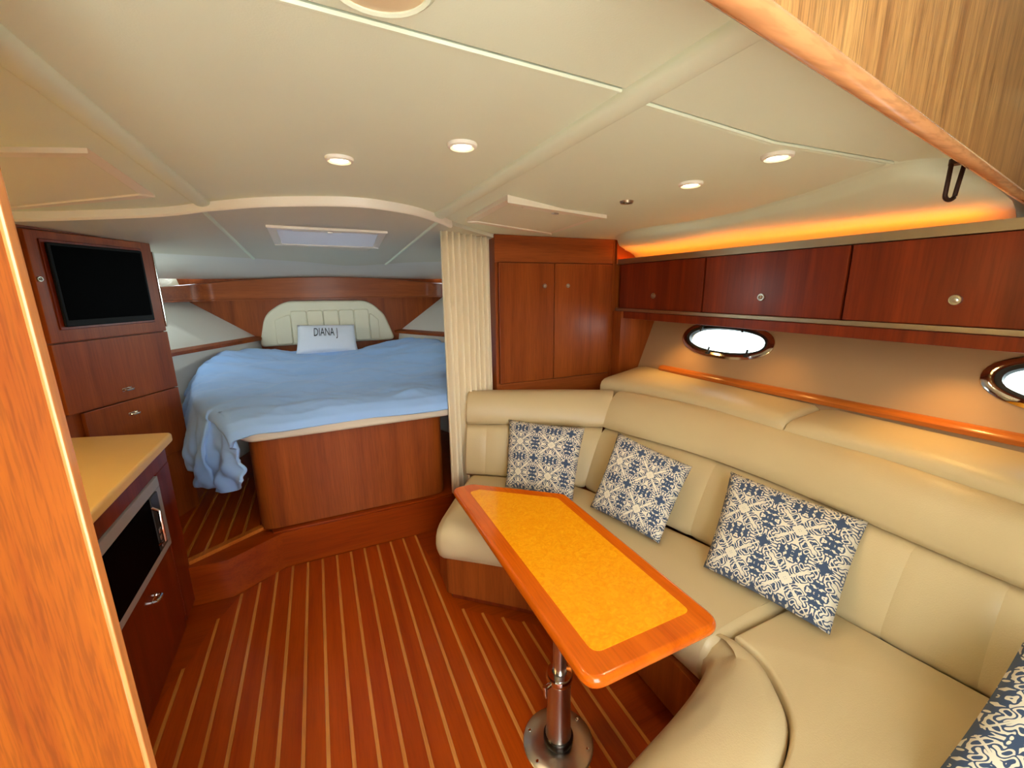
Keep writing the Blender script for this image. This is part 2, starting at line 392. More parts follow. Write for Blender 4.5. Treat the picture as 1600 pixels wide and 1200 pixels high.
# white arched lip between saloon and forward cabin
lip = []
al = [p for p in arch if -1.25 < p[0] < 0.66]
for i, (x, y) in enumerate(al):
    a = al[max(i - 1, 0)]; b = al[min(i + 1, len(al) - 1)]
    d = Vector((b[0] - a[0], b[1] - a[1])).normalized(); nx, ny = -d.y, d.x
    zt = zc(x)
    lip.append([(x - nx * .004, y - ny * .004, zt + .02), (x - nx * .008, y - ny * .008, zt - .026), (x, y, zt - .034), (x + nx * .012, y + ny * .012, zt - .032), (x + nx * .014, y + ny * .014, zt + .02)])
arch_o = loft('trim_5', lip, TRIMW); struct(arch_o, 'white curved lip where the saloon ceiling meets the forward cabin')
# forward ceiling panels
def zf_(x, y):
    s = 0.0
    if x < -0.38: s = 0.05 * (-0.38 - x)
    if x > 0.58: s = 0.05 * (x - 0.58)
    return 1.838 - 0.06 * (y - 1.9) - s
far = [(p.x, p.y) for p in spline([(-1.45, 3.0, 0), (-0.9, 3.25, 0), (-0.39, 3.62, 0), (-0.03, 3.80, 0), (0.29, 4.02, 0), (0.58, 3.85, 0), (0.75, 3.65, 0), (1.15, 3.35, 0), (1.6, 3.1, 0)], 5)]
def far_y(x):
    for (a, ya), (b, yb) in zip(far, far[1:]):
        if a <= x <= b: return ya + (yb - ya) * (x - a) / (b - a)
    return far[0][1]
def fpanel(x0, x1):
    bm = bmesh.new(); n = 26; rows = []
    for i in range(n + 1):
        x = x0 + (x1 - x0) * i / n; y0 = arch_y(x) + 0.012; y1 = far_y(x)
        rows.append([bm.verts.new((x, y0 + (y1 - y0) * j / 8, zf_(x, y0 + (y1 - y0) * j / 8) - 0.012 * (1 if 0 < i < n else 0) * 0)) for j in range(9)])
    for a, b in zip(rows, rows[1:]):
        for j in range(8): bm.faces.new((a[j], a[j + 1], b[j + 1], b[j]))
    r = bmesh.ops.extrude_face_region(bm, geom=bm.faces[:])
    for v in [v for v in r['geom'] if isinstance(v, bmesh.types.BMVert)]: v.co.z += 0.03
    return finish('ceiling_panel', bm, LINERG, cl)
fpanel(-1.28, -0.384); fpanel(-0.372, 0.574); fpanel(0.586, 1.5)
for x in (-0.378, 0.58):
    tube('seam_piping', [(x, arch_y(x) + 0.02, zf_(x, arch_y(x)) - 0.002), (x, far_y(x), zf_(x, far_y(x)) - 0.002)], 0.009, LINER, cl, seg=6)
# bow liner: from ceiling far edge down to wood band
rows = []
for (x, y) in far:
    t = max(0, 1 - abs(x - 0.12) / 1.5)
    zb = 1.60 + 0.02 * t; yb = 4.36 - 0.0 * t
    xb = 0.12 + (x - 0.12) * 1.0
    if abs(x - .12) > 1.0: yb = 4.36 - (abs(x - .12) - 1.0) * 1.6
    a = Vector((x, y, zf_(x, y) + 0.004)); b = Vector((xb, yb, zb))
    rows.append([tuple(a.lerp(b, s) + Vector((0, 0, 0.03 * math.sin(math.pi * s)))) for s in (0, .2, .4, .6, .8, 1)] + [(xb, yb + .03, zb + .05), (x, y + .03, zf_(x, y) + .06)])
bl = loft('wall_bow', rows, WHITEV, closed=True); struct(bl, 'curved liner above the wooden band at the bow, whitened to look lit')  # whiter vinyl stands in for brighter light on this aft-facing surface

# hatches in the ceiling
def hatch(name, label, P, zfun, shade, tone=HFRAME, rim=0.035):
    """P = 4 plan corners (near left, near right, far right, far left)"""
    c = Vector((sum(p[0] for p in P) / 4, sum(p[1] for p in P) / 4))
    t = thing(name, (c.x, c.y, zfun(c.x, c.y)), label, 'hatch')
    ins = [tuple(Vector(p).lerp(c, rim / (Vector(p) - c).length * 1.4)) for p in P]
    for i in range(4):
        a, b = P[i], P[(i + 1) % 4]; ai, bi = ins[i], ins[(i + 1) % 4]
        hgt = 0.012 if i == 0 else (0.008 if i == 2 else 0.002)
        prism('frame_rail', [a, b, bi, ai], -hgt, 0.018, tone, t, bev=0.0015, zf=zfun)
    prism('blind', ins, -0.002, 0.003, shade, t, zf=zfun)
    m0 = Vector(ins[0]).lerp(Vector(ins[1]), 0.5)
    d = (Vector(ins[1]) - Vector(ins[0])).normalized(); q = Vector((-d.y, d.x))
    w = (Vector(ins[1]) - Vector(ins[0])).length
    prism('pull_bar', [tuple(m0 - d * w * .36), tuple(m0 + d * w * .12), tuple(m0 + d * w * .12 + q * .02), tuple(m0 - d * w * .36 + q * .02)], -0.012, 0.0, tone, t, bev=0.003, zf=zfun)
    prism('catch', [tuple(m0 - d * .012 + q * .001), tuple(m0 + d * .012 + q * .001), tuple(m0 + d * .012 + q * .02), tuple(m0 - d * .012 + q * .02)], -0.017, -0.011, STEEL, t, bev=0.002, zf=zfun)
    return t
hatch('ceiling_hatch', 'square ceiling hatch with cream blind in front of the two-door locker', [(0.668, 1.475), (1.19, 1.58), (1.26, 2.18), (0.69, 1.99)], lambda x, y: 1.817 - 0.020 * (x - 0.668), SHADEC)
hatch('ceiling_hatch', 'square ceiling hatch with cream blind above the galley counter', [(-0.96, 1.42), (-0.45, 1.39), (-0.47, 1.93), (-0.93, 2.13)], lambda x, y: zc(x), SHADEC)
hatch('ceiling_hatch', 'square deck hatch with pale grey blind above the bed', [(-0.181, 2.39), (0.385, 2.41), (0.41, 2.98), (-0.19, 2.95)], lambda x, y: zf_(x, y), SHADET, TRIMW, 0.04)
for o in [cl] + [c for c in cl.children if c.name.startswith('ceiling_panel')]:      # real opening to the sky above the blind
    if o is not cl and not (min(v.co.y for v in o.data.vertices) > 1.7 and min(v.co.x for v in o.data.vertices) > -0.375 and max(v.co.x for v in o.data.vertices) < 0.58): continue
    bm = bmesh.new(); bm_prism(bm, [(-0.15, 2.425), (0.355, 2.445), (0.375, 2.945), (-0.155, 2.915)], 1.70, 2.05); cut = finish('cutter', bm, BLACK, None)
    md = o.modifiers.new('hole', 'BOOLEAN'); md.operation = 'DIFFERENCE'; md.object = cut; md.solver = 'EXACT'
    for mm in list(o.modifiers)[:-1]: o.modifiers.remove(mm)
    bpy.context.view_layer.update()
    nm = bpy.data.meshes.new_from_object(o.evaluated_get(bpy.context.evaluated_depsgraph_get())); o.modifiers.clear(); o.data = nm
    bpy.data.objects.remove(cut)

# downlights
def downlight(x, y, zz, label, r=0.036, power=5):
    t = thing('downlight', (x, y, zz), label, 'ceiling light', 'recessed ceiling downlights')
    lathe('bezel', [(r * .62, .004), (r * .62, -.006), (r * .8, -.010), (r * .97, -.007), (r, -.001), (r, .004)], TRIMW, t, 24, Matrix.Translation((x, y, zz)))
    lathe('bulb', [(0, -.009), (r * .3, -.0085), (r * .6, -.005), (r * .62, .002)], BULB, t, 20, Matrix.Translation((x, y, zz)))
    ld = bpy.data.lights.new('lamp_light', 'SPOT'); ld.energy = power; ld.color = (1.0, 0.78, 0.5); ld.spot_size = math.radians(150); ld.spot_blend = 0.8; ld.shadow_soft_size = 0.03
    lo = bpy.data.objects.new('lamp_light', ld); COL.objects.link(lo); lo.parent = t; lo.location = (0, 0, -0.02)
downlight(0.094, 1.278, 1.84, 'lit downlight in the centre ceiling, the one nearer the galley')
downlight(0.357, 1.049, 1.84, 'lit downlight in the centre ceiling beside the batten over the table')
downlight(1.052, 0.733, zc(1.052), 'lit downlight over the settee, nearest the pale wooden header')
downlight(1.078, 1.02, zc(1.078), 'lit downlight over the settee between the small dark socket and its twin')
# big round lamp cut off by the top of the frame
t = thing('dome_lamp', (0.10, 0.56, 1.84), 'large round unlit ceiling lamp cut off by the top edge', 'ceiling light')
M = Matrix.Translation((0.10, 0.56, 1.84))
lathe('rim', [(.056, .002), (.056, -.006), (.06, -.008), (.066, -.004), (.068, .002)], LINER, t, 32, M)
lathe('lens', [(0, -.010), (.03, -.009), (.056, -.004)], plain('lamp_lens', (236, 214, 170), .4), t, 32, M)
t = thing('ceiling_socket', (1.075, 1.312, zc(1.075)), 'small round dark socket in the ceiling between hatch and downlights', 'fitting')
M = Matrix.Translation((1.075, 1.312, zc(1.075)))
lathe('rim', [(.014, .002), (.014, -.006), (.022, -.008), (.026, .002)], SATIN, t, 20, M)
lathe('plug', [(0, -.003), (.0135, -.003), (.0135, .003)], BLACK, t, 16, M)

# ------------------------------------------------------------------ starboard hull wall with portlights
HS = 0.40
def hx(z): return 2.02 + HS * (z - 0.98)
def hull_slab():
    bm = bmesh.new()
    pts = [(hx(0.0), 0.0), (hx(2.2), 2.2), (hx(2.2) + .05, 2.2), (hx(0.0) + .05, 0.0)]
    for y in (-0.4, 3.2): pass
    rv = [[bm.verts.new((x, y, z)) for x, z in pts] for y in (-0.72, 2.95)]
    for k in range(4): bm.faces.new((rv[0][k], rv[0][(k + 1) % 4], rv[1][(k + 1) % 4], rv[1][k]))
    bm.faces.new(rv[0][::-1]); bm.faces.new(rv[1])
    return finish('wall_right', bm, WALLV, None, smooth=False)
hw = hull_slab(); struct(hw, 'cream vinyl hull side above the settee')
# frame of the wall plane: u = +y, v = up the slope, n = inboard
ev = Vector((HS, 0, 1)).normalized(); eu = Vector((0, 1, 0)); en = eu.cross(ev); en = Vector((-1, 0, HS)).normalized()
def PM(yc, zc_):
    o = Vector((hx(zc_), yc, zc_))
    return Matrix(((eu.x, ev.x, en.x, o.x), (eu.y, ev.y, en.y, o.y), (eu.z, ev.z, en.z, o.z), (0, 0, 0, 1)))
def ell(a, b, n=48, p=2.25):
    out = []
    for k in range(n):
        t = 2 * math.pi * k / n; c, s = math.cos(t), math.sin(t)
        out.append((a * math.copysign(abs(c) ** (2 / p), c), b * math.copysign(abs(s) ** (2 / p), s)))
    return out
PORTS = [(1.655, 1.197), (0.315, 1.185)]
for (yc, z0) in PORTS:
    bm = bmesh.new(); bm_prism(bm, ell(0.262, 0.082), -0.12, 0.12, M=PM(yc, z0)); cut = finish('cutter', bm, BLACK, None)
    md = hw.modifiers.new('hole', 'BOOLEAN'); md.operation = 'DIFFERENCE'; md.object = cut; md.solver = 'EXACT'
bpy.context.view_layer.update()
dg = bpy.context.evaluated_depsgraph_get(); nm = bpy.data.meshes.new_from_object(hw.evaluated_get(dg))
hw.modifiers.clear(); hw.data = nm
for o in [o for o in bpy.data.objects if o.name.startswith('cutter')]: bpy.data.objects.remove(o)
def ring(name, a0, b0, a1, b1, z0, z1, mat, parent, M, n=48):
    o_ = ell(a1, b1, n); i_ = ell(a0, b0, n); bm = bmesh.new()
    V = [[bm.verts.new(M @ Vector((p[0], p[1], z))) for p in L] for L, z in ((i_, z0), (i_, z1 * .8), ([( (p[0]+q[0])/2, (p[1]+q[1])/2) for p, q in zip(i_, o_)], z1), (o_, z1 * .55), (o_, z0))]
    for a, b in zip(V, V[1:] + V[:1]):
        for k in range(n): bm.faces.new((a[k], a[(k + 1) % n], b[(k + 1) % n], b[k]))
    return finish(name, bm, mat, parent)
for i, (yc, z0) in enumerate(PORTS):
    M = PM(yc, z0); w = sroot('window_%d' % (i + 1), tuple(M.translation), ['oval portlight above the ledge beside the locker', 'oval portlight cut off by the right edge of the picture'][i])
    ring('frame', 0.262, 0.082, 0.296, 0.108, -0.01, 0.014, CHROME, w, M)
    ring('gasket', 0.244, 0.068, 0.264, 0.084, -0.02, 0.008, GASKET, w, M)
    prism('pane', ell(0.25, 0.073), -0.014, -0.010, GLASS, w, M=M)
    for (u, v, s) in [(-0.17, -0.07, 1), (0.02 + .05, -0.084, 1), (0.17, 0.067, -1), (-0.10, 0.085, -1)]:
        bm = bmesh.new()
        bm_box(bm, u - .010, u + .010, v - .012, v + .012, 0.004, 0.022, 0.003, 2, M)
        bm_box(bm, u - .005, u + .005, min(v, v + s * .032), max(v, v + s * .032), 0.010, 0.020, 0.002, 2, M)
        finish('latch', bm, GASKET, w)
# wooden batten along the hull
bt = loft('trim_6', [[(hx(z_) - .002, y, z_), (hx(z_) - .022, y, z_ - .006), (hx(z_) - .03, y, z_ + .012), (hx(z_) - .02, y, z_ + .026), (hx(z_ + .03) + .004, y, z_ + .03)] for y, z_ in ((2.03, 0.972), (-0.3, 1.005))], BATTEN)
struct(bt, 'light wooden batten along the foot of the hull wall')

# ------------------------------------------------------------------ overhead cabinets
OX = 1.86
def knob(parent, M, r=0.014, name='knob', mat=STEEL):
    bm = bmesh.new()
    bm_lathe(bm, [(r, 0), (r, .005), (r * .9, .008), (r * .74, .008), (r * .70, .005), (r * .5, .005), (r * .46, .010), (r * .25, .012), (0, .0125)], 20, M)
    return finish(name, bm, mat, parent)
FX = Matrix(((0, 0, -1, 0), (1, 0, 0, 0), (0, -1, 0, 0), (0, 0, 0, 1)))   # lathe axis (z) -> -x
doors = [(1.622, 2.30, 1.98, 'short overhead cabinet at the forward end next to the locker'), (0.958, 1.618, 1.291, 'middle overhead cabinet above the first oval portlight'), (0.10, 0.954, 0.637, 'aft overhead cabinet cut off by the right edge')]
for (y0, y1, ky, lab) in doors:
    c = thing('overhead_cabinet', (1.97, (y0 + y1) / 2, 1.345), 'dark cherry ' + lab, 'cabinet', 'overhead cabinets along the hull')
    box('carcass', OX + 0.022, 2.10, y0 + .002, y1 - .002, 1.345, 1.655, DARKCH, c, bev=0.002)
    d = box('door', OX, OX + 0.02, y0 + .003, y1 - .003, 1.368, 1.648, DARKCH, c, bev=0.003)
    knob(d, Matrix.Translation((OX, ky, 1.45)) @ FX, 0.017)
rail = thing('cabinet_rail', (1.86, 1.2, 1.648), 'satin metal rail along the top of the overhead cabinets', 'rail')
box('rail_face', OX - .004, OX + .004, 0.05, 2.33, 1.650, 1.684, SATIN, rail, bev=0.002)
box('rail_foot', OX + .004, 1.905, 0.05, 2.33, 1.650, 1.656, SATIN, rail, bev=0.001)
led = tag(box('led_strip', 1.884, 1.898, 0.62, 2.31, 1.657, 1.680, LEDM, None, bev=0.001), 'warm light strip hidden behind the rail above the cabinets', 'light strip')
rail2 = thing('cabinet_rail', (1.86, 1.2, 1.30), 'metal edged wooden lip under the overhead cabinets', 'rail')
box('rail_face', OX - .006, OX + .004, 0.05, 2.33, 1.347, 1.366, SATIN, rail2, bev=0.003)
box('wooden_lip', OX + .002, OX + .022, 0.05, 2.33, 1.300, 1.345, DARKCH, rail2, bev=0.003)
for k, (yy, lab) in enumerate([(1.86, 'small warm puck light under the forward overhead cabinet'), (1.28, 'small warm puck light under the middle overhead cabinet'), (0.64, 'small warm puck light under the aft overhead cabinet')]):
    t = thing('puck_light', (1.93, yy, 1.345), lab, 'light', 'puck lights under the overhead cabinets'); MPk = Matrix.Translation((1.93, yy, 1.345))
    lathe('housing', [(.028, 0), (.028, -.008), (.024, -.011), (.018, -.011), (.018, -.004)], SATIN, t, 20, MPk)
    lathe('lens', [(0, -.008), (.018, -.007), (.018, -.002)], LEDL, t, 16, MPk)
    ld = bpy.data.lights.new('lamp_light', 'SPOT'); ld.energy = 5.5 if k != 1 else 2.2; ld.color = (1.0, 0.56, 0.15); ld.spot_size = math.radians(100); ld.spot_blend = 0.9; ld.shadow_soft_size = 0.02
    lo = bpy.data.objects.new('lamp_light', ld); COL.objects.link(lo); lo.parent = t; lo.location = (0, 0, -0.014)
# cove liner between ceiling edge and the cabinets
rows = []
for (x, y) in cove:
    z = zc(x)
    end = Vector((2.04, y, 1.662)); st = Vector((x, y, z + .002))
    r = []
    r.append((x - .02, y, zc(x - .02) + .01)); r.append((x - .012, y, zc(x - .012) - .001)); r.append((x - .003, y, z - .003)); 
    for s, dip in ((.02, -.008), (.05, -.022), (.09, -.028), (.35, -.014), (.6, .010), (.8, .022), (.93, .016), (1, 0)):
        q = st.lerp(end, s); r.append((q.x, q.y, q.z + dip))
    r.append((2.07, y, 1.66)); r.append((2.2, y, 1.9)); r.append((x, y, 1.9))
    rows.append([(px_, max(py_, 0.2747 + (px_ - 0.30) * 0.16337 + 0.034), pz_) for px_, py_, pz_ in r])
cvo = loft('wall_cove', rows, LINER); struct(cvo, 'cream cove curving from the ceiling down to the overhead cabinets')

# ------------------------------------------------------------------ tall two-door locker
LY = 2.34
lk = thing('locker', (1.4, 2.6, 0), 'cherry locker with two tall doors between curtain and overhead cabinets', 'locker')
box('carcass', 0.972, 1.842, LY + .012, 2.95, 0.05, 1.86, CHERRY, lk, bev=0.003)
box('top_rail', 0.972, 1.842, LY, LY + .014, 1.655, 1.808, CHERRYT, lk, bev=0.002)
box('bottom_rail', 0.972, 1.842, LY, LY + .014, 0.70, 0.915, CHERRYT, lk, bev=0.002)
box('stile', 0.972, 0.990, LY, LY + .014, 0.915, 1.655, CHERRY, lk, bev=0.002)
box('stile', 1.824, 1.842, LY - .004, LY + .014, 0.70, 1.808, CHERRY, lk, bev=0.002)
for (x0, x1, kx) in ((0.993, 1.372, 1.302), (1.376, 1.821, 1.471)):
    d = box('door', x0, x1, LY - .008, LY + .012, 0.919, 1.651, CHERRY, lk, bev=0.003)
    knob(d, Matrix.Translation((kx, LY - .008, 1.515)) @ Matrix.Rotation(math.radians(90), 4, 'X'), 0.013)
    lx = 0.02
# filler between locker and hull
fil = prism('filler_panel', [(1.842, 0.70), (2.02 + .4 * (.70 - .98) + .12, 0.70), (2.02 + .4 * (1.345 - .98) + .12, 1.345), (1.842, 1.345)], -0.09, 0.0, CHERRY, lk, M=Matrix(((1, 0, 0, 0), (0, 0, -1, LY - .09), (0, 1, 0, 0), (0, 0, 0, 1))))
prism('top_wing', [(1.842, 1.655), (1.96, 1.655), (1.87, 1.80), (1.842, 1.808)], 0, 0.02, CHERRY, lk, M=Matrix(((1, 0, 0, 0), (0, 0, -1, LY), (0, 1, 0, 0), (0, 0, 0, 1))))
box('side_filler', 1.842, 2.30, LY + .002, LY + .02, 0.60, 1.90, CHERRY, lk, bev=0)
# curtain
n = 150; rows_o = []
ca, cb = Vector((0.650, 2.31, 0)), Vector((0.955, 2.385, 0)); d = (cb - ca); nrm = Vector((-d.y, d.x, 0)).normalized()
bm = bmesh.new(); V = []
for i in range(n + 1):
    s = i / n; ph = s * 2 * math.pi * 8.5 + 0.7 * math.sin(s * 9)
    col = []
    for j in range(15):
        z = 1.822 - 0.02 * s - j / 14 * 1.56
        amp = 0.020 + 0.010 * (j / 14) + 0.004 * math.sin(s * 23 + 1)
        p = ca + d * (s + 0.006 * math.sin(3 * j / 14 + s * 20)) + nrm * (amp * math.sin(ph) + 0.006 * math.sin(ph * .37 + j * .3))
        col.append(bm.verts.new((p.x, p.y, z)))
    V.append(col)
for a, b in zip(V, V[1:]):
    for j in range(14): bm.faces.new((a[j], a[j + 1], b[j + 1], b[j]))
cu = finish('curtain', bm, CURT, None, angle=80)
sm = cu.modifiers.new('thick', 'SOLIDIFY'); sm.thickness = 0.003
tag(cu, 'cream pleated curtain gathered between the bed and the locker', 'curtain')

# ------------------------------------------------------------------ settee
SZ = 0.43
st = thing('settee_base', (1.0, 1.3, 0), 'cherry plinth of the U-shaped settee', 'settee')
plF = rpoly([(0.444, 1.758), (0.75, 1.49), (0.96, 1.24), (0.99, 1.10), (0.99, 0.70), (1.62, 0.60), (1.62, 2.05), (0.98, 2.30), (0.62, 2.16), (0.452, 1.93)], [0.03, 0, .1, .1, 0, 0, 0, 0, 0, .05], 6)
prism('plinth', plF, 0.03, 0.238, CHERRY, st, bev=0.003)
plT = [(0.468, 1.755), (0.76, 1.50), (0.98, 1.25), (1.01, 1.1), (1.01, 0.7), (1.6, 0.62), (1.6, 2.0), (0.98, 2.26), (0.64, 2.14), (0.476, 1.93)]
prism('toe_kick', plT, 0.0, 0.03, DARKCH, st)
prism('plinth', rpoly([(0.99, 0.70), (0.86, 0.60), (0.50, 0.53), (0.46, 0.10), (0.46, -0.35), (1.62, -0.35), (1.62, 0.69)], 0), 0.0, 0.238, CHERRY, st, bev=0.003)

def seat_ring(f, b, h0=0.242, top=SZ, k=1.0):
    """profile from front point f to back point b"""
    f = Vector(f); b = Vector(b); L = (b - f).length; d = (b - f) / L
    mid = (h0 + top) / 2
    def P(s, z): q = f + d * s; return (q.x, q.y, mid + (z - mid) * k)
    H = top - h0
    pr = [(0.035, h0), (0.010, h0 + .02 * 1), (-0.004, h0 + .3 * H), (-0.008, h0 + .5 * H), (-0.002, h0 + .72 * H), (0.016, top - .022), (0.045, top - .007), (0.085, top), (0.16, top + .003),
          (L * .45, top + .006), (L * .7, top + .003), (L - .05, top - .002), (L - .012, top - .012), (L, top - .04), (L, h0)]
    return [P(*q) for q in pr]
def seat(name, stations, label, n=8, round0=True, round1=True):
    fp = spline([(a[0], a[1], 0) for a, b in stations], n); bp_ = spline([(b[0], b[1], 0) for a, b in stations], n)
    rings = []
    N = len(fp)
    def inset(i, j, amt):  # move along the path
        df = (fp[j] - fp[i]).normalized() * amt; db = (bp_[j] - bp_[i]).normalized() * amt
        return fp[i] + df, bp_[i] + db
    if round0:
        for a, k in ((0, .55), (.006, .78), (.018, .92), (.035, .98)):
            f, b = inset(0, 1, a); cx = (b - f) * (1 - k) * .12; rings.append(seat_ring(f + cx, b - cx, k=k))
    rng = range(1 if round0 else 0, N - 1 if round1 else N)
    for i in rng: rings.append(seat_ring(fp[i], bp_[i]))
    if round1:
        for a, k in ((.035, .98), (.018, .92), (.006, .78), (0, .55)):
            f, b = inset(N - 1, N - 2, a); cx = (b - f) * (1 - k) * .12; rings.append(seat_ring(f + cx, b - cx, k=k))
    o = loft(name, rings, LEATHER, angle=70)
    return tag(o, label, 'seat cushion', 'cream leather seat cushions of the settee')
seat('seat_cushion', [((0.385, 1.735), (0.735, 2.215)), ((0.62, 1.545), (0.93, 2.08)), ((0.84, 1.355), (1.20, 1.84))], 'cream leather seat cushion at the forward end under the table tip')
seat('seat_cushion', [((0.844, 1.350), (1.205, 1.835)), ((0.93, 1.22), (1.29, 1.64)), ((0.975, 1.08), (1.37, 1.28)), ((0.98, 0.90), (1.43, 1.05)), ((0.99, 0.725), (1.455, 0.715))], 'long cream leather seat cushion along the hull between table and back')
# aft return: bolster strip and flat pad
def bol_ring(f, b, top=SZ + .004, h0=0.242, k=1.0):
    top = h0 + (top - h0) * k
    f = Vector(f); b = Vector(b); L = (b - f).length; d = (b - f) / L; H = top - h0
    pr = [(0.03, h0), (0.0, h0 + .03), (-.012, h0 + .4 * H), (-.008, h0 + .62 * H), (.02, h0 + .83 * H), (.07, h0 + .95 * H), (L * .5, top + .004), (L * .8, top), (L - .012, top - .006), (L, top - .03), (L, h0)]
    return [tuple(f + d * s)[:2] + (z,) for s, z in pr]
bs = [((1.0, 0.738), (1.076, 0.738)), ((0.988, 0.712), (1.082, 0.69)), ((0.955, 0.692), (1.078, 0.615)), ((0.87, 0.66), (1.04, 0.54)), ((0.76, 0.63), (0.985, 0.475)), ((0.65, 0.605), (0.905, 0.43)), ((0.52, 0.575), (0.80, 0.395)), ((0.42, 0.545), (0.66, 0.36))]
fa = spline([(a[0], a[1], 0) for a, b in bs], 5); ba = spline([(b[0], b[1], 0) for a, b in bs], 5)
aft = thing('seat_cushion', (1.0, 0.4, 0.24), 'cream leather seat cushion with ribbed rounded front nearest the camera', 'seat cushion', 'cream leather seat cushions of the settee')
loft('front_roll', [bol_ring(a, b, k=min(1, 0.93 + 0.07 * (ii / 5))) for ii, (a, b) in enumerate(zip(fa, ba))], LEATHER, aft, angle=70)
padp = [(1.46, 0.708), (1.49, 0.45), (1.515, 0.27), (1.53, 0.05), (1.53, -0.3), (0.5, -0.3), (0.62, 0.30)] + [(p.x + .004, p.y - .002) for p in ba[::-1] if p.y < 0.69][3:] + [(1.088, 0.708)]
bm = bmesh.new(); bm_prism(bm, padp, 0.242, SZ + .002, bev=0.012, seg=3)
finish('seat_pad', bm, LEATHER, aft)
for pth in ([(1.10, 0.66), (1.18, 0.60), (1.24, 0.52)], [(1.06, 0.48), (1.13, 0.42), (1.20, 0.33)]):
    pass

def back_piece(name, stations, prof, mat, parent, n=7, inset0=0.0):
    """stations: (bottom xy at z=.42, top xy at z=.90); prof: (s along bottom->top, d backward offset)"""
    bp_ = spline([(a[0], a[1], 0) for a, b in stations], n); tp = spline([(b[0], b[1], 0) for a, b in stations], n)
    rings = []; N = len(bp_)
    for i in range(N):
        j0, j1 = max(i - 1, 0), min(i + 1, N - 1)
        dirn = (bp_[j1] + tp[j1] - bp_[j0] - tp[j0]).normalized(); nb = Vector((-dirn.y, dirn.x, 0))
        lean = tp[i] - bp_[i]
        if nb.dot(lean) < 0: nb = -nb
        kk = 0.0
        if i == 0 or i == N - 1: kk = 0.005
        ring_ = []
        cs = sum(p[0] for p in prof) / len(prof)
        for s, dd in prof:
            s2 = s + (cs - s) * kk * 1.5; q = bp_[i] + lean * s2 + nb * (dd + kk * (1 if dd < .05 else -1))
            ring_.append((q.x, q.y, 0.42 + 0.48 * s2))
        rings.append(ring_)
    return loft(name, rings, mat, parent, angle=60)
LOWP = [(-0.02, .02), (.02, .000), (.08, -.012), (.25, -.02), (.45, -.018), (.56, -.006), (.60, .016), (.60, .09), (-.02, .09)]
BOLP = [(.605, .02), (.62, -.004), (.67, -.022), (.76, -.03), (.86, -.026), (.94, -.010), (.985, .014), (1.0, .045), (.99, .085), (.95, .11), (.605, .11)]
FULLP = [(-0.02, .02), (.02, .000), (.08, -.014), (.3, -.022), (.6, -.022), (.86, -.02), (.94, -.010), (.985, .014), (1.0, .045), (.99, .085), (.95, .11), (-.02, .11)]
SB = [((1.245, 1.765), (1.535, 1.90)), ((1.32, 1.47), (1.65, 1.58)), ((1.385, 1.25), (1.71, 1.36)), ((1.435, 1.0), (1.735, 1.02)), ((1.455, 0.72), (1.715, 0.72)), ((1.49, 0.45), (1.685, 0.47)), ((1.515, 0.25), (1.665, 0.28)), ((1.53, -0.05), (1.65, -0.02)), ((1.53, -0.3), (1.65, -0.3))]
bk = thing('back_cushion', (1.5, 1.0, 0.42), 'long cream leather back cushion along the hull', 'back cushion', 'back cushions of the settee')
back_piece('bolster', SB, BOLP, LEATHER, bk)
def sub(stations, a, b, n=4):
    """stations resampled between parameters a..b (in station index units)"""
    out = []
    B = spline([(p[0], p[1], 0) for p, q in stations], 20); T = spline([(q[0], q[1], 0) for p, q in stations], 20)
    for i in range(n + 1):
        k = min(int(round((a + (b - a) * i / n) * 20)), len(B) - 1); out.append(((B[k].x, B[k].y), (T[k].x, T[k].y)))
    return out
for a, b in ((0.0, 1.05), (1.05, 2.3), (2.3, 3.6), (3.6, 4.75), (4.75, 5.75), (5.75, 8.0)):
    back_piece('back_panel', sub(SB, a, b), LOWP, LEATHER, bk, n=3)
FB = [((0.705, 2.215), (0.758, 2.29)), ((0.76, 2.175), (0.815, 2.265)), ((0.93, 2.055), (1.05, 2.165)), ((1.10, 1.90), (1.30, 2.04)), ((1.25, 1.765), (1.535, 1.905))]
bf = thing('back_cushion', (1.0, 2.1, 0.42), 'cream leather back cushion across the forward end below the locker', 'back cushion', 'back cushions of the settee')
back_piece('bolster', FB, BOLP, LEATHER, bf)
back_piece('side_bolster', sub(FB, 0, 1.30), [(s if s < .5 else s, d_) for s, d_ in LOWP], LEATHER, bf, n=3)
back_piece('back_panel', sub(FB, 1.30, 3.1), LOWP, LEATHER, bf, n=3)
back_piece('back_panel', sub(FB, 3.1, 4.0), LOWP, LEATHER, bf, n=3)

# ledge cushions behind the settee back
def ledge(sts, label):
    """sts: list of (front xy, back xy)"""
    F = spline([(a[0], a[1], 0) for a, b in sts], 6); B = spline([(b[0], b[1], 0) for a, b in sts], 6); rings = []
    N = len(F)
    for i in range(N):
        k = 0.0 if 0 < i < N - 1 else 0.016
        f, b = F[i], B[i]; L = (b - f).length; d = (b - f) / L
        pr = [(0.01, .80), (0, .86), (0.0, .915), (.014, .938), (.045, .952), (.10, .957), (L * .7, .965), (L, .972), (L - .065, .80)]
        rings.append([((f + d * s).x, (f + d * s).y, z - (k if z > .9 else 0)) for s, z in pr])
    return tag(loft('ledge_cushion', rings, LEATHER, angle=60), label, 'ledge cushion', 'padded ledge cushions under the portlights')
ledge([((1.58, 2.10), (2.0, 2.24)), ((1.70, 1.76), (2.005, 1.78)), ((1.745, 1.50), (2.005, 1.5)), ((1.757, 1.20), (2.005, 1.2)), ((1.759, 1.055), (2.005, 1.055))], 'padded cream ledge cushion below the forward oval portlight')
ledge([((1.759, 1.048), (2.005, 1.048)), ((1.765, 0.67), (2.005, .67)), ((1.735, 0.36), (2.0, .36)), ((1.71, 0.0), (2.0, 0.0)), ((1.70, -0.3), (2.0, -0.3))], 'padded cream ledge cushion running out of the right edge')
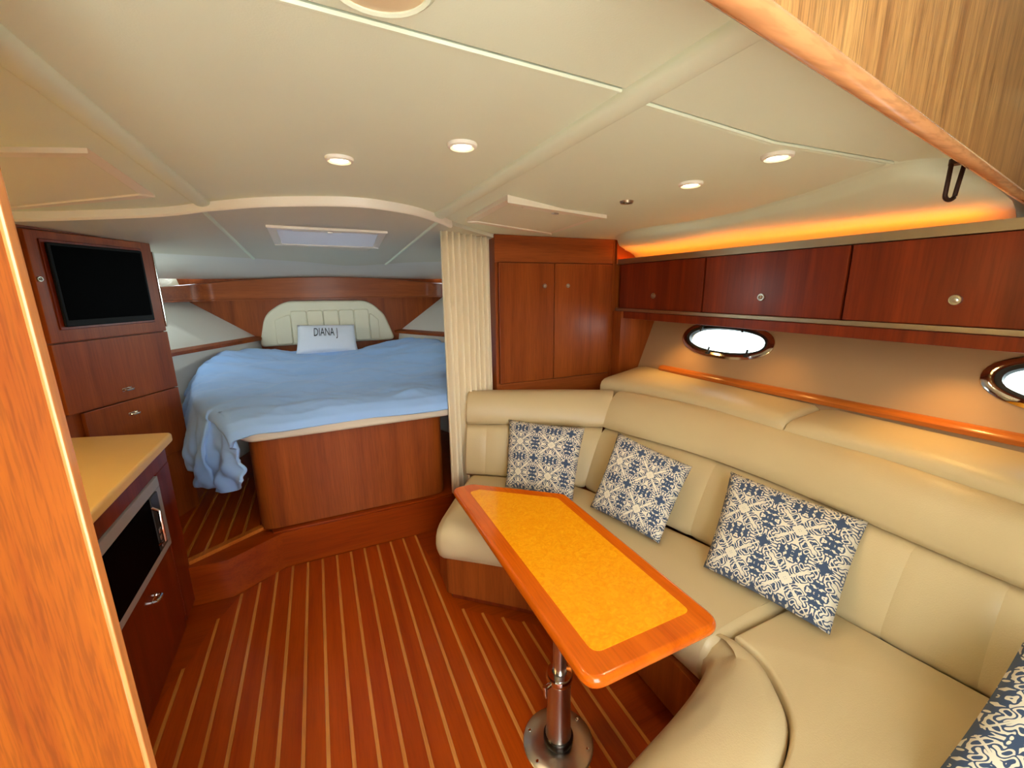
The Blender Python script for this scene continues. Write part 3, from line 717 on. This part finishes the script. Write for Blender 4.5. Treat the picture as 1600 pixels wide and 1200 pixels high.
lb = tag(box('ledge_shelf', 1.72, 1.945, -0.3, 2.22, 0.70, 0.798, CHERRY, None, bev=0.003), 'wooden shelf hidden under the ledge cushions', 'shelf')

# ------------------------------------------------------------------ throw pillows
def pillow(name, tl, tr, br, bl, thick, mat, label, cat='pillow', group=None, n=18, pinch=0.035, root=None):
    TL, TR, BR, BL = map(Vector, (tl, tr, br, bl))
    nrm = (TR - BL).cross(TL - BR).normalized()
    me = bpy.data.meshes.new(name); vs = []; fs = []; uvs = []
    for side in (1, -1):
        for j in range(n + 1):
            for i in range(n + 1):
                u, v = i / n, j / n; a, b = 2 * u - 1, 2 * v - 1
                uu = .5 + .5 * a * (1 - pinch * (1 - b * b) * abs(a)); vv = .5 + .5 * b * (1 - pinch * (1 - a * a) * abs(b))
                p = (BL * (1 - uu) + BR * uu) * (1 - vv) + (TL * (1 - uu) + TR * uu) * vv
                h = thick * .5 * ((1 - a ** 2) * (1 - b ** 2)) ** 0.42
                wr = 0.004 * noise.noise(Vector((u * 5, v * 5, 3.1 * side + thick * 40))) * (1 - a ** 4) * (1 - b ** 4)
                vs.append(tuple(p + nrm * (h * side + wr))); uvs.append((u, v))
    N1 = (n + 1) ** 2
    for s in (0, 1):
        for j in range(n):
            for i in range(n):
                q = [s * N1 + j * (n + 1) + i, s * N1 + j * (n + 1) + i + 1, s * N1 + (j + 1) * (n + 1) + i + 1, s * N1 + (j + 1) * (n + 1) + i]
                fs.append(q if s == 0 else q[::-1])
    off = parent_loc(root)
    me.from_pydata([tuple(Vector(v) - off) for v in vs], [], fs)
    ul = me.uv_layers.new(name='UVMap')
    for lp in me.loops: ul.data[lp.index].uv = uvs[lp.vertex_index]
    bm = bmesh.new(); bm.from_mesh(me); bmesh.ops.remove_doubles(bm, verts=bm.verts, dist=1e-5); bmesh.ops.recalc_face_normals(bm, faces=bm.faces); bm.to_mesh(me); bm.free()
    me.polygons.foreach_set('use_smooth', [True] * len(me.polygons))
    me.materials.append(mat); o = bpy.data.objects.new(name, me); COL.objects.link(o)
    if root is not None: o.parent = root; return o
    return tag(o, label, cat, group)
G = 'navy and cream damask throw pillows'
pillow('throw_pillow', (0.955, 2.13, 0.752), (1.255, 1.79, 0.757), (1.075, 1.62, 0.452), (0.83, 1.91, 0.452), 0.12, DAMASK, 'navy and cream damask pillow standing at the forward end below the locker', group=G)
pillow('throw_pillow', (1.32, 1.59, 0.785), (1.46, 1.245, 0.71), (1.196, 1.15, 0.455), (1.115, 1.525, 0.455), 0.12, DAMASK, 'navy and cream damask pillow tilted in the settee corner, middle of the three', group=G)
pillow('throw_pillow', (1.495, 1.08, 0.748), (1.612, 0.645, 0.722), (1.328, 0.57, 0.452), (1.245, 0.968, 0.452), 0.13, DAMASK, 'largest-looking damask pillow leaning against the long back cushion', group=G)
pillow('throw_pillow', (1.385, 0.235, 0.70), (1.60, -0.11, 0.74), (1.275, -0.10, 0.452), (1.03, 0.245, 0.452), 0.13, DAMASK, 'damask pillow cut off by the bottom right corner', group=G)

# ------------------------------------------------------------------ table
TZ = 0.64
tb = thing('dinette_table', (0.62, 0.95, 0), 'glossy dinette table with amber burl top on a steel pedestal', 'table')
outl = rpoly([(0.462, 0.612), (0.888, 0.612), (0.888, 1.40), (0.56, 1.665), (0.462, 1.665)], [0.05, 0.05, 0.05, 0.05, 0.04], 7)
outl_in = rpoly([(0.520, 0.676), (0.836, 0.676), (0.836, 1.372), (0.568, 1.588), (0.520, 1.588)], [0.03, 0.02, 0.02, 0.02, 0.02], 5)
prism('tabletop', outl, TZ - 0.034, TZ, TABLEB, tb, bev=0.014, seg=4)
prism('burl_inlay', outl_in, TZ - 0.005, TZ + 0.0012, BURL, tb)
PX, PY = 0.592, 0.945
MP = Matrix.Translation((PX, PY, 0))
lathe('base_plate', [(0, 0.0), (.118, 0.0), (.118, .004), (.112, .008), (.06, .010), (0, .010)], STEEL, tb, 40, MP)
lathe('base_collar', [(.046, .010), (.050, .018), (.050, .034), (.046, .040), (.040, .042)], plain('dark_steel', (70, 64, 58), .3, metal=1), tb, 32, MP)
lathe('lower_column', [(.043, .04), (.043, .05), (.041, .055), (.038, .20), (.038, .262), (.034, .266)], STEEL, tb, 32, MP)
lathe('clamp_ring', [(.030, .258), (.042, .262), (.044, .270), (.044, .284), (.040, .290), (.024, .292)], CHROME, tb, 32, MP)
lathe('upper_column', [(.022, .285), (.022, TZ - .05), (.06, TZ - .045), (.06, TZ - .033), (0, TZ - .033)], STEEL, tb, 28, MP)
bm = bmesh.new()
bm_tube(bm, [(PX - .035, PY - .01, .268), (PX - .062, PY - .012, .262)], .008, 10)
bm_tube(bm, [(PX - .060, PY - .012, .272), (PX - .060, PY - .018, .236)], [.008, .005], 10)
finish('clamp_lever', bm, CHROME, tb)
for k in range(6):
    a = k * math.pi / 3 + .3
    lathe('screw', [(0, .013), (.005, .012), (.006, .009)], CHROME, tb, 10, Matrix.Translation((PX + .1 * math.cos(a), PY + .1 * math.sin(a), 0)))

# ------------------------------------------------------------------ bed
bd = thing('island_bed', (0.1, 3.2, Z1), 'cherry island bed base with rounded corners', 'bed')
base = rpoly([(-0.395, 2.425), (0.628, 2.425), (0.74, 3.1), (0.6, 4.3), (-0.36, 4.3), (-0.50, 3.1)], [0.10, 0.09, 0, 0, 0, 0], 8)
prism('panel', base, Z1 + .001, 0.742, CHERRY, bd, bev=0.003)
mt = prism('mattress', rpoly([(-0.40, 2.375), (0.70, 2.375), (0.98, 3.0), (1.0, 3.75), (0.72, 4.3), (-0.47, 4.3), (-0.74, 3.75), (-0.72, 3.0)], [.10, .08, .3, .2, .05, .05, .2, .3], 6), 0.744, 0.845, MATTW, None, bev=0.025, seg=4)
tag(mt, 'cream mattress edge showing below the blue duvet', 'mattress')
# duvet
XL = [(2.345, -0.41), (2.45, -0.47), (2.6, -0.545), (2.9, -0.66), (3.2, -0.735), (3.6, -0.765), (3.87, -0.70), (4.25, -0.50)]
XR = [(2.345, 0.72), (3.0, 1.02), (3.75, 1.0), (4.25, .70)]
ZD = [(2.345, 0.56), (2.42, 0.49), (2.5, 0.455), (2.7, 0.435), (3.0, 0.48), (3.2, .62), (3.6, 0.80), (4.25, 0.98)]
ZT = [(2.345, 0.802), (2.36, 0.838), (2.40, 0.872), (2.46, 0.89), (2.6, 0.905), (3.2, 0.925), (3.8, 0.955), (4.1, 0.955), (4.22, 0.93), (4.25, 0.90)]
LIFT = [(2.345, 0.0), (3.0, 0.01), (3.3, 0.04), (3.87, 0.10), (4.25, 0.06)]
OUT = [(2.345, 0.15), (2.45, .45), (2.7, 1.0), (4.25, 1.0)]
NU, NV = 120, 150; bm = bmesh.new(); V = []
for j in range(NV + 1):
    t = j / NV; y = 2.345 + 1.905 * (t ** 1.5)
    xl, xr, zd, zt, lf = (interp(q, y) for q in (XL, XR, ZD, ZT, LIFT)); row = []
    for i in range(NU + 1):
        s = i / NU
        if s < 0.66:
            a = s / 0.66; x = xr + (xl - xr) * a; edge = abs(a * 2 - 1)
            z = zt + lf * max(0, edge - .3) / .7 - 0.02 * max(0, (a - .9) / .1) ** 2
            y2 = y
            amp = 1.0
            px = 0.0
        else:
            a = (s - 0.66) / 0.34; ang = min(a / .22, 1) * math.pi / 2
            rr = 0.05
            zt2 = zt + lf - 0.02
            if a < .22: x = xl - rr * math.sin(ang); z = zt2 - rr * (1 - math.cos(ang))
            else:
                b = (a - .22) / .78; z = zt2 - rr + (zd - zt2 + rr) * b
                fold = math.sin(y * 30 + 1.6 * math.sin(b * 4)) * 0.022 + math.sin(y * 71 + b * 6) * 0.008 - abs(noise.noise(Vector((y * 9, b * 4, 2.2)))) * 0.03
                x = xl - rr * max(.5, interp(OUT, y)) - 0.055 * interp(OUT, y) * math.sin(b * 2.2) + fold * min(1, b * 1.6)
            y2 = y + (0.04 * math.sin(a * 3.1) if y < 2.6 else 0); amp = .7
        nz = noise.noise(Vector((x * 3.2, y * 3.2, 1.7))) * 0.020 + noise.noise(Vector((x * 7 + y * 3, y * 9, 4.2))) * 0.010
        dg_ = math.sin((x * 0.9 + y * 1.7) * 11 + 3 * noise.noise(Vector((x * 2, y * 2, 8)))) * 0.006 - abs(noise.noise(Vector((x * 3.5 + y, y * 8 - x * 2, 5.5)))) * 0.022 - abs(noise.noise(Vector((x * 9 - y * 2, y * 15 + x * 5, 9.1)))) * 0.010 + 0.008
        hem = min(1, (y - 2.345) / .12 + .12)
        z += (nz + dg_) * amp * hem; 
        if s >= .66: x += nz * .8
        yy = y2 + 0.012 * noise.noise(Vector((x * 6, z * 6, y))) + 0.012 * math.sin(x * 9) * (1 - hem)
        row.append(bm.verts.new((x, yy, z)))
    V.append(row)
for a, b in zip(V, V[1:]):
    for i in range(NU): bm.faces.new((a[i], a[i + 1], b[i + 1], b[i]))
dv = finish('duvet', bm, DUVET, None, angle=180)
sm = dv.modifiers.new('thick', 'SOLIDIFY'); sm.thickness = 0.016; sm.offset = -0.2
tag(dv, 'light blue duvet spread over the bed and draped down its left side', 'duvet')
# bed pillow with lettering
bp_root = thing('bed_pillow', (0.06, 4.05, 0.97), 'small white pillow lettered DIANA J against the headboard', 'pillow')
BPC = ((-0.175, 4.17, 1.205), (0.30, 4.17, 1.19), (0.305, 4.02, 0.945), (-0.205, 4.02, 0.965))
pillow('pillow_body', *BPC, 0.13, PILLW, '', root=bp_root)
tcv = bpy.data.curves.new('lettering', 'FONT'); tcv.body = 'DIANA J'; tcv.size = 1.0; tcv.align_x = 'CENTER'; tcv.resolution_u = 3
to = bpy.data.objects.new('lettering_tmp', tcv); COL.objects.link(to); bpy.context.view_layer.update()
tme = bpy.data.meshes.new_from_object(to.evaluated_get(bpy.context.evaluated_depsgraph_get())); bpy.data.objects.remove(to)
bm = bmesh.new(); bm.from_mesh(tme); bpy.data.meshes.remove(tme)
bmesh.ops.triangulate(bm, faces=bm.faces)
TL, TR, BR, BL = map(Vector, BPC); nrm = (TR - BL).cross(TL - BR).normalized()
if nrm.y > 0: nrm = -nrm
for v in bm.verts:      # lay the letters on the pillow's front face
    u = 0.48 + v.co.x * 0.112; vv = 0.50 + v.co.y * 0.42; a, b = 2 * u - 1, 2 * vv - 1
    p = (BL * (1 - u) + BR * u) * (1 - vv) + (TL * (1 - u) + TR * u) * vv
    v.co = p + nrm * (0.065 * ((1 - a * a) * (1 - b * b)) ** 0.42 + 0.006)
finish('lettering', bm, INKT, bp_root, smooth=False)

# ------------------------------------------------------------------ bow: bulkhead, band, headboard, hull liners
BY = 4.36
wb = box('wall_front', -1.5, 1.7, BY, BY + .04, 0.2, 1.62, CHERRY, None, bev=0); struct(wb, 'cherry bulkhead behind the headboard')
band = []
for i in range(33):
    x = -1.16 + 2.56 * i / 32; c = max(0, 1 - ((x - .12) / 1.2) ** 2); y = BY - .05 - 0.03 * c
    if abs(x - .12) > 0.95: y -= (abs(x - .12) - .95) * 1.2
    zt = 1.535 + 0.085 * c; zb = 1.425
    band.append([(x, y + .045, zb), (x, y + .008, zb), (x, y + .008, zb + .012), (x, y, zb + .016), (x, y, zt), (x, y + .02, zt + .006), (x, BY + .01, zt + .006)])
bo = loft('wooden_band', band, CHERRYT); tag(bo, 'curved cherry shelf band across the bow above the headboard', 'shelf band')
hb = thing('headboard', (0.09, 4.3, 1.0), 'cream padded headboard with vertical channels behind the small pillow', 'headboard')
MH = Matrix(((1, 0, 0, 0), (0, 0, -1, BY), (0, 1, 0, 0), (0, 0, 0, 1)))
prism('padding', rpoly([(-0.50, 1.015), (0.69, 1.015), (0.60, 1.27), (0.46, 1.408), (-0.26, 1.415), (-0.43, 1.30)], [.04, .04, .22, .26, .26, .22], 8), 0.0, 0.06, LEATHERB, hb, bev=0.022, seg=4, M=MH)
xs = [-0.36, -0.225, -0.09, 0.045, 0.18, 0.315, 0.45, 0.54]
for i in range(7):
    x0, x1 = xs[i] + .002, xs[i + 1] - .002
    zt0 = 1.325 if i not in (0, 6) else 1.30
    prism('channel', rpoly([(x0, 1.03), (x1, 1.03), (x1, zt0 if i != 6 else 1.22), (x0, zt0 if i != 0 else 1.25)], 0.02, 3), 0.052, 0.074, LEATHERB, hb, bev=0.009, seg=3, M=MH)
# hull sides of the forward cabin, mirrored about the centreline
CX = 0.12
for sgn, nmw, lab in ((-1, 'wall_left', 'pale hull lining on the far side of the bed'), (1, 'wall_forward_right', 'pale hull lining beside the bed behind the curtain')):
    def mx(x): return x if sgn < 0 else 2 * CX - x
    rows = []
    for (xb, yb, xl_, yl, xt, yt) in [(-0.92, 2.90, -1.12, 2.90, -1.50, 2.9), (-0.86, 3.2, -1.06, 3.2, -1.42, 3.2), (-0.74, 3.55, -0.96, 3.55, -1.32, 3.55), (-0.60, 3.9, -0.76, 3.9, -1.16, 3.9), (-0.38, 4.36, -0.50, 4.36, -0.98, 4.36)]:
        rows.append([(mx(xb), yb, 0.2), (mx(xl_), yl, 1.09), (mx(xt), yt, 1.43), (mx(xt - .12), yt, 1.9), (mx(xt - .2), yt, 1.9), (mx(xt - .2), yt, 0.2)])
    w = loft(nmw, rows, WHITEV, angle=25); struct(w, lab)
    lr = []
    for (x, y) in [(-1.12, 2.90), (-1.06, 3.2), (-0.96, 3.55), (-0.76, 3.9), (-0.50, 4.36)]:
        lr.append([(mx(x - .02), y, 1.075), (mx(x + .045), y - .01, 1.075), (mx(x + .05), y - .01, 1.10), (mx(x - .02), y, 1.112)])
    struct(loft('trim_%d' % (7 if sgn < 0 else 8), lr, CHERRYX, angle=30), 'dark wooden ledge along the hull on the %s side of the bed' % ('left' if sgn < 0 else 'right'))

# unseen oval side windows, added to bring more daylight onto the bed
for i, (wname, sgn) in enumerate((('wall_left', -1), ('wall_forward_right', 1))):
    w = bpy.data.objects[wname]; xc = CX + sgn * 1.56; zc0 = 1.50; yc0 = 3.34
    MW = Matrix(((0, 0, 1, xc), (1, 0, 0, yc0), (0, 1, 0, zc0), (0, 0, 0, 1)))
    bm = bmesh.new(); bm_prism(bm, ell(0.47, 0.29), -0.5, 0.5, M=MW); cut = finish('cutter', bm, BLACK, None)
    md = w.modifiers.new('hole', 'BOOLEAN'); md.operation = 'DIFFERENCE'; md.object = cut; md.solver = 'EXACT'
    bpy.context.view_layer.update()
    nm = bpy.data.meshes.new_from_object(w.evaluated_get(bpy.context.evaluated_depsgraph_get())); w.modifiers.clear(); w.data = nm
    bpy.data.objects.remove(cut)
    wr = sroot('window_%d' % (3 + i), tuple(MW.translation), 'oval side window added to brighten the forward cabin, unseen behind the %s' % ('tall cabinet' if sgn < 0 else 'curtain'))
    ring('frame', 0.46, 0.28, 0.49, 0.305, -0.01, 0.012, CHROME, wr, MW)
    prism('pane', ell(0.465, 0.285), -0.003, 0.001, GLASS, wr, M=MW)

# ------------------------------------------------------------------ tall cabinet with television
A = Vector((-1.05, 2.44, 0)); Bv = Vector((-0.785, 2.955, 0)); du = (Bv - A).normalized(); dn = Vector((du.y, -du.x, 0))  # dn points to the cabin
TM = Matrix(((du.x, -dn.x, 0, A.x), (du.y, -dn.y, 0, A.y), (0, 0, 1, 0), (0, 0, 0, 1)))   # local x = along face, y = into the cabinet, z up
UL = 0.578
tcab = thing('tall_cabinet', (-1.1, 2.8, 0), 'tall cherry cabinet with a framed television beside the bed', 'cabinet')
box('carcass', -0.10, UL, 0.012, 0.42, 0.0, 1.80, CHERRY, tcab, 0.003, TM)
box('top_rail', -0.10, UL, 0, 0.014, 1.762, 1.80, CHERRY, tcab, 0.002, TM)
box('base_panel', -0.10, UL, 0, 0.014, 0.2, 0.60, CHERRY, tcab, 0.002, TM)
tv = box('cabinet_door', -0.01, UL - .012, -0.016, 0.008, 1.292, 1.758, CHERRY, tcab, 0.004, TM)
box('moulding', 0.035, 0.50, -0.022, -0.008, 1.345, 1.725, DARKCH, tv, 0.003, TM)
box('lower_door', -0.01, UL - .004, -0.012, 0.008, 0.972, 1.287, CHERRY, tcab, 0.003, TM)
dr = box('drawer_front', 0.05, UL - .004, -0.012, 0.008, 0.605, 0.966, CHERRY, tcab, 0.003, TM)
box('piano_hinge', UL - .012, UL - .002, -0.020, -0.006, 1.315, 1.715, CHROME, tcab, 0.002, TM)
RX = Matrix.Rotation(math.radians(90), 4, 'X')
knob(tv, TM @ Matrix.Translation((0.005, -0.016, 1.56)) @ RX, 0.011)
def pull(parent, Mx, w=0.042):
    bm = bmesh.new(); bm_tube(bm, [Mx @ Vector(p) for p in ((-w / 2, 0, 0), (-w / 2, -.014, 0), (-w * .3, -.02, 0), (w * .3, -.02, 0), (w / 2, -.014, 0), (w / 2, 0, 0))], .006, 8)
    bm_box(bm, -w * .62, w * .62, -.003, 0, -.008, .008, 0.002, 1, Mx)
    return finish('pull', bm, CHROME, parent)
pull(tcab, TM @ Matrix.Translation((0.273, -0.012, 1.026)))
pull(dr, TM @ Matrix.Translation((0.278, -0.012, 0.898)))
tel = thing('television', tuple(TM @ Vector((0.27, -0.02, 1.36))), 'black flat television in the door of the tall cabinet', 'television')
box('bezel', 0.048, 0.488, -0.036, -0.0225, 1.357, 1.712, BLACK, tel, 0.006, TM)
box('screen', 0.062, 0.474, -0.0375, -0.034, 1.385, 1.70, SCREEN, tel, 0.001, TM)

# ------------------------------------------------------------------ galley
GX = -0.69
ga = thing('galley_cabinet', (-1.0, 1.5, 0), 'dark cherry galley cabinet holding the microwave under the pale counter', 'cabinet')
box('back_panel', -1.318, -1.30, 0.60, 2.25, 0.0, 0.838, DARKCH, ga, 0.002)
box('end_panel', -1.30, GX - .02, 2.25, 2.268, 0.0, 0.838, DARKCH, ga, 0.002)
box('bottom_panel', -1.30, GX - .02, 0.60, 2.25, 0.03, 0.06, DARKCH, ga, 0.002)
box('shelf', -1.30, GX - .02, 0.60, 2.25, 0.405, 0.425, DARKCH, ga, 0.002)
box('apron', GX - .02, GX, 0.60, 2.268, 0.752, 0.838, DARKCH, ga, 0.002)
box('stile', GX - .02, GX + .002, 2.105, 2.268, 0.03, 0.752, DARKCH, ga, 0.004)
box('toe_kick', GX - .02, GX - .005, 0.60, 2.105, 0.0, 0.06, DARKCH, ga, 0.002)
dw = box('drawer_front', GX - .02, GX + .002, 1.53, 2.102, 0.065, 0.425, DARKCH, ga, 0.004)
box('drawer_front', GX - .02, GX + .002, 0.60, 1.527, 0.065, 0.752, DARKCH, ga, 0.004)
GM = Matrix(((0, -1, 0, GX + .002), (1, 0, 0, 1.845), (0, 0, 1, 0.345), (0, 0, 0, 1)))
pull(dw, GM, 0.046)
ct = thing('countertop', (-0.98, 1.5, 0.84), 'pale wooden galley countertop with a rounded corner', 'countertop')
prism('slab', rpoly([(-0.655, 0.60), (-0.655, 2.285), (-1.05, 2.40), (-1.32, 2.10), (-1.32, 0.60)], [0, .035, 0, 0, 0], 6), 0.84, 0.882, MAPLE, ct, bev=0.012, seg=3)
SILV = plain('silver_paint', (176, 176, 172), 0.35, metal=0.35)
mw = thing('microwave', (-0.8, 1.82, 0.44), 'built-in microwave with black window and steel surround in the galley', 'microwave')
y0, y1, z0, z1 = 1.535, 2.10, 0.432, 0.750
box('body', GX - .33, GX - .018, y0 + .01, y1 - .01, z0 + .005, z1 - .005, BLACK, mw, 0.003)
for (a, b, c, d) in ((y0, y1, z1 - .045, z1), (y0, y1, z0, z0 + .032), (y0, y0 + .03, z0 + .032, z1 - .045), (y1 - .045, y1, z0 + .032, z1 - .045)):
    box('surround', GX - .018, GX + .008, a, b, c, d, SILV, mw, 0.003)
box('door_window', GX - .016, GX + .010, y0 + .03, y1 - .13, z0 + .032, z1 - .046, SCREEN, mw, 0.004)
box('control_panel', GX - .016, GX + .012, y1 - .128, y1 - .047, z0 + .034, z1 - .048, plain('panel_grey', (70, 74, 72), .3, metal=.5), mw, 0.004)
tube('door_handle', [(GX + .012, y1 - .132, z0 + .07), (GX + .034, y1 - .136, z0 + .085), (GX + .034, y1 - .136, z1 - .10), (GX + .012, y1 - .132, z1 - .085)], .006, CHROME, mw)
for k in range(3):
    box('button', GX + .012, GX + .016, y1 - .115, y1 - .062, z0 + .05 + k * .03, z0 + .07 + k * .03, STEEL, mw, 0.002)

# port outer wall and stern side walls (close the cabin)
struct(box('wall_galley', -1.40, -1.32, 0.53, 2.95, 0.0, 1.95, LINER, None, bev=0), 'lining behind the galley')
# ------------------------------------------------------------------ companionway panels next to the camera
nb = prism('wall_rear_left', [(-1.4, 0.488), (-0.222, 0.488), (-0.222, 0.5), (-1.4, 0.5)], 0.0, 2.2, NEARW, None)
struct(nb, 'varnished wooden bulkhead at the left edge')
en_ = box('edge_strip', -0.2225, -0.2175, 0.487, 0.501, 0.0, 2.2, wood('worn_edge_highlight', (232, 160, 96), (206, 120, 56), 'Z', rough=.25, coat=.5), nb, bev=0.002)  # worn edge; its bright highlight is painted in as lighter wood
ha, hb_ = Vector((0.30, 0.2747, 0)), Vector((2.35, 0.6096, 0)); hd = (hb_ - ha).normalized(); hn = Vector((hd.y, -hd.x, 0))
HM = Matrix(((hd.x, -hn.x, 0, ha.x), (hd.y, -hn.y, 0, ha.y), (0, 0, 1, 0), (0, 0, 0, 1)))
LH = (hb_ - ha).length
hdr = box('wall_rear_right', 0, LH, 0.0, 0.016, 1.732, 2.6, OAK, None, bev=0, M=HM); struct(hdr, 'pale oak header panel at the top right')
tube('rail', [HM @ Vector((u, 0.008, 1.732)) for u in (-.02, LH * .3, LH * .6, LH)], 0.0115, OAKR, hdr, seg=14)
hk = thing('hook', (1.33, 0.62, 1.70), 'small dark curved hook hanging below the oak header', 'hook')
pc = Vector((1.28, 0.485, 1.690)); side = Vector((0.92, -0.4, 0)).normalized()
pts = []
for k in range(13):
    a = math.pi + math.pi * k / 12; pts.append(pc + side * (0.011 * math.cos(a)) + Vector((0, 0, 0.011 * math.sin(a))))
pts = [pc - side * .011 + Vector((0, 0, .062)), pc - side * .011 + Vector((0, 0, .03))] + pts + [pc + side * .013 + Vector((0, 0, .02)), pc + side * .018 + Vector((0, 0, .062))]
tube('bent_rod', pts, 0.0045, ROD, hk, seg=8)
lathe('mount', [(0, 0), (.013, 0), (.013, .012), (0, .014)], ROD, hk, 14, Matrix.Translation(pc + Vector((0, 0, .060))))

# ------------------------------------------------------------------ unseen cockpit behind the camera, added to bounce daylight in
GEL = plain('white_gelcoat', (226, 222, 212), 0.4, var=0.02)
struct(box('floor_cockpit', -2.2, 2.4, -4.0, -0.75, 0.40, 0.46, GEL, None, bev=0.005), 'unseen white cockpit sole, added behind the companionway to bounce daylight in')
struct(box('wall_companionway_step', -2.2, 2.4, -0.75, -0.70, 0.0, 0.46, GEL, None, bev=0), 'white riser below the cockpit')
struct(box('wall_cockpit_left', -2.2, -2.05, -4.0, 0.45, 0.46, 1.5, GEL, None, bev=0.01), 'white cockpit coaming on the left')
struct(box('wall_cockpit_right', 2.3, 2.45, -4.0, 0.0, 0.46, 1.5, GEL, None, bev=0.01), 'white cockpit coaming on the right')
for nm_, pts_, lab in (('wall_rear_port', [(-1.6, -0.72), (-0.30, -0.72), (-0.30, -0.68), (-1.6, -0.68)], 'unseen bulkhead on the galley side, added to narrow the daylight opening'),
                      ('wall_rear_starboard', [(0.46, -0.72), (2.5, -0.72), (2.5, -0.68), (0.46, -0.68)], 'unseen bulkhead on the settee side, added to narrow the daylight opening')):
    struct(prism(nm_, pts_, 0.0, 2.2, LINER), lab)  # unseen walls, set to limit the daylight coming in from astern
struct(prism('ceiling_rear', [(-1.6, -0.72), (2.5, -0.72), (2.5, 0.63), (0.30, 0.272), (-0.22, 0.31), (-0.22, 0.488), (-1.6, 0.488)], 2.15, 2.2, LINER), 'unseen raised ceiling behind the camera, added to shut out overhead daylight')  # added roof, keeps sky light off the header and settee
struct(box('trim_9', -0.24, 0.32, 0.30, 0.33, 1.86, 2.2, TRIMW, None, bev=0.002), 'upstand at the aft edge of the saloon ceiling')
struct(box('wall_port', -1.66, -1.6, -0.72, 2.6, 0.0, 2.2, LINER, None, bev=0), 'outer hull on the galley side')
# portals help the renderer find the daylight openings
def portal(loc, rot, sx_, sy_):
    ld = bpy.data.lights.new('daylight_portal', 'AREA'); ld.shape = 'RECTANGLE'; ld.size = sx_; ld.size_y = sy_; ld.cycles.is_portal = True
    o = bpy.data.objects.new('daylight_portal', ld); COL.objects.link(o); o.location = loc; o.rotation_euler = rot
H_ = math.pi / 2
portal((0.08, -0.70, 1.305), (-H_, 0, 0), 0.77, 1.70)
portal((CX - 1.53, 3.34, 1.50), (0, -H_, 0), 0.56, 0.92)
portal((CX + 1.53, 3.34, 1.50), (0, H_, 0), 0.56, 0.92)
for (yc, z0) in PORTS: portal((hx(z0) + .03, yc, z0), (0, H_ - 0.38, 0), 0.15, 0.5)
portal((0.11, 2.68, 1.90), (0, 0, 0), 0.52, 0.50)
# unseen strip lamp, added to brighten the galley counter
gl = thing('galley_fill_light', (-1.15, 1.35, 1.66), 'slim warm fill light added over the galley counter, unseen behind the left bulkhead', 'light')
box('housing', -1.20, -1.10, 1.10, 1.60, 1.665, 1.69, TRIMW, gl, 0.004)
box('diffuser', -1.19, -1.11, 1.11, 1.59, 1.658, 1.666, emit('galley_fill_diffuser', (255, 220, 160), 42.0), gl, 0.002)
tube('bracket', [(-1.15, 1.35, 1.685), (-1.15, 1.35, zc(-1.15) + .01)], 0.012, TRIMW, gl)
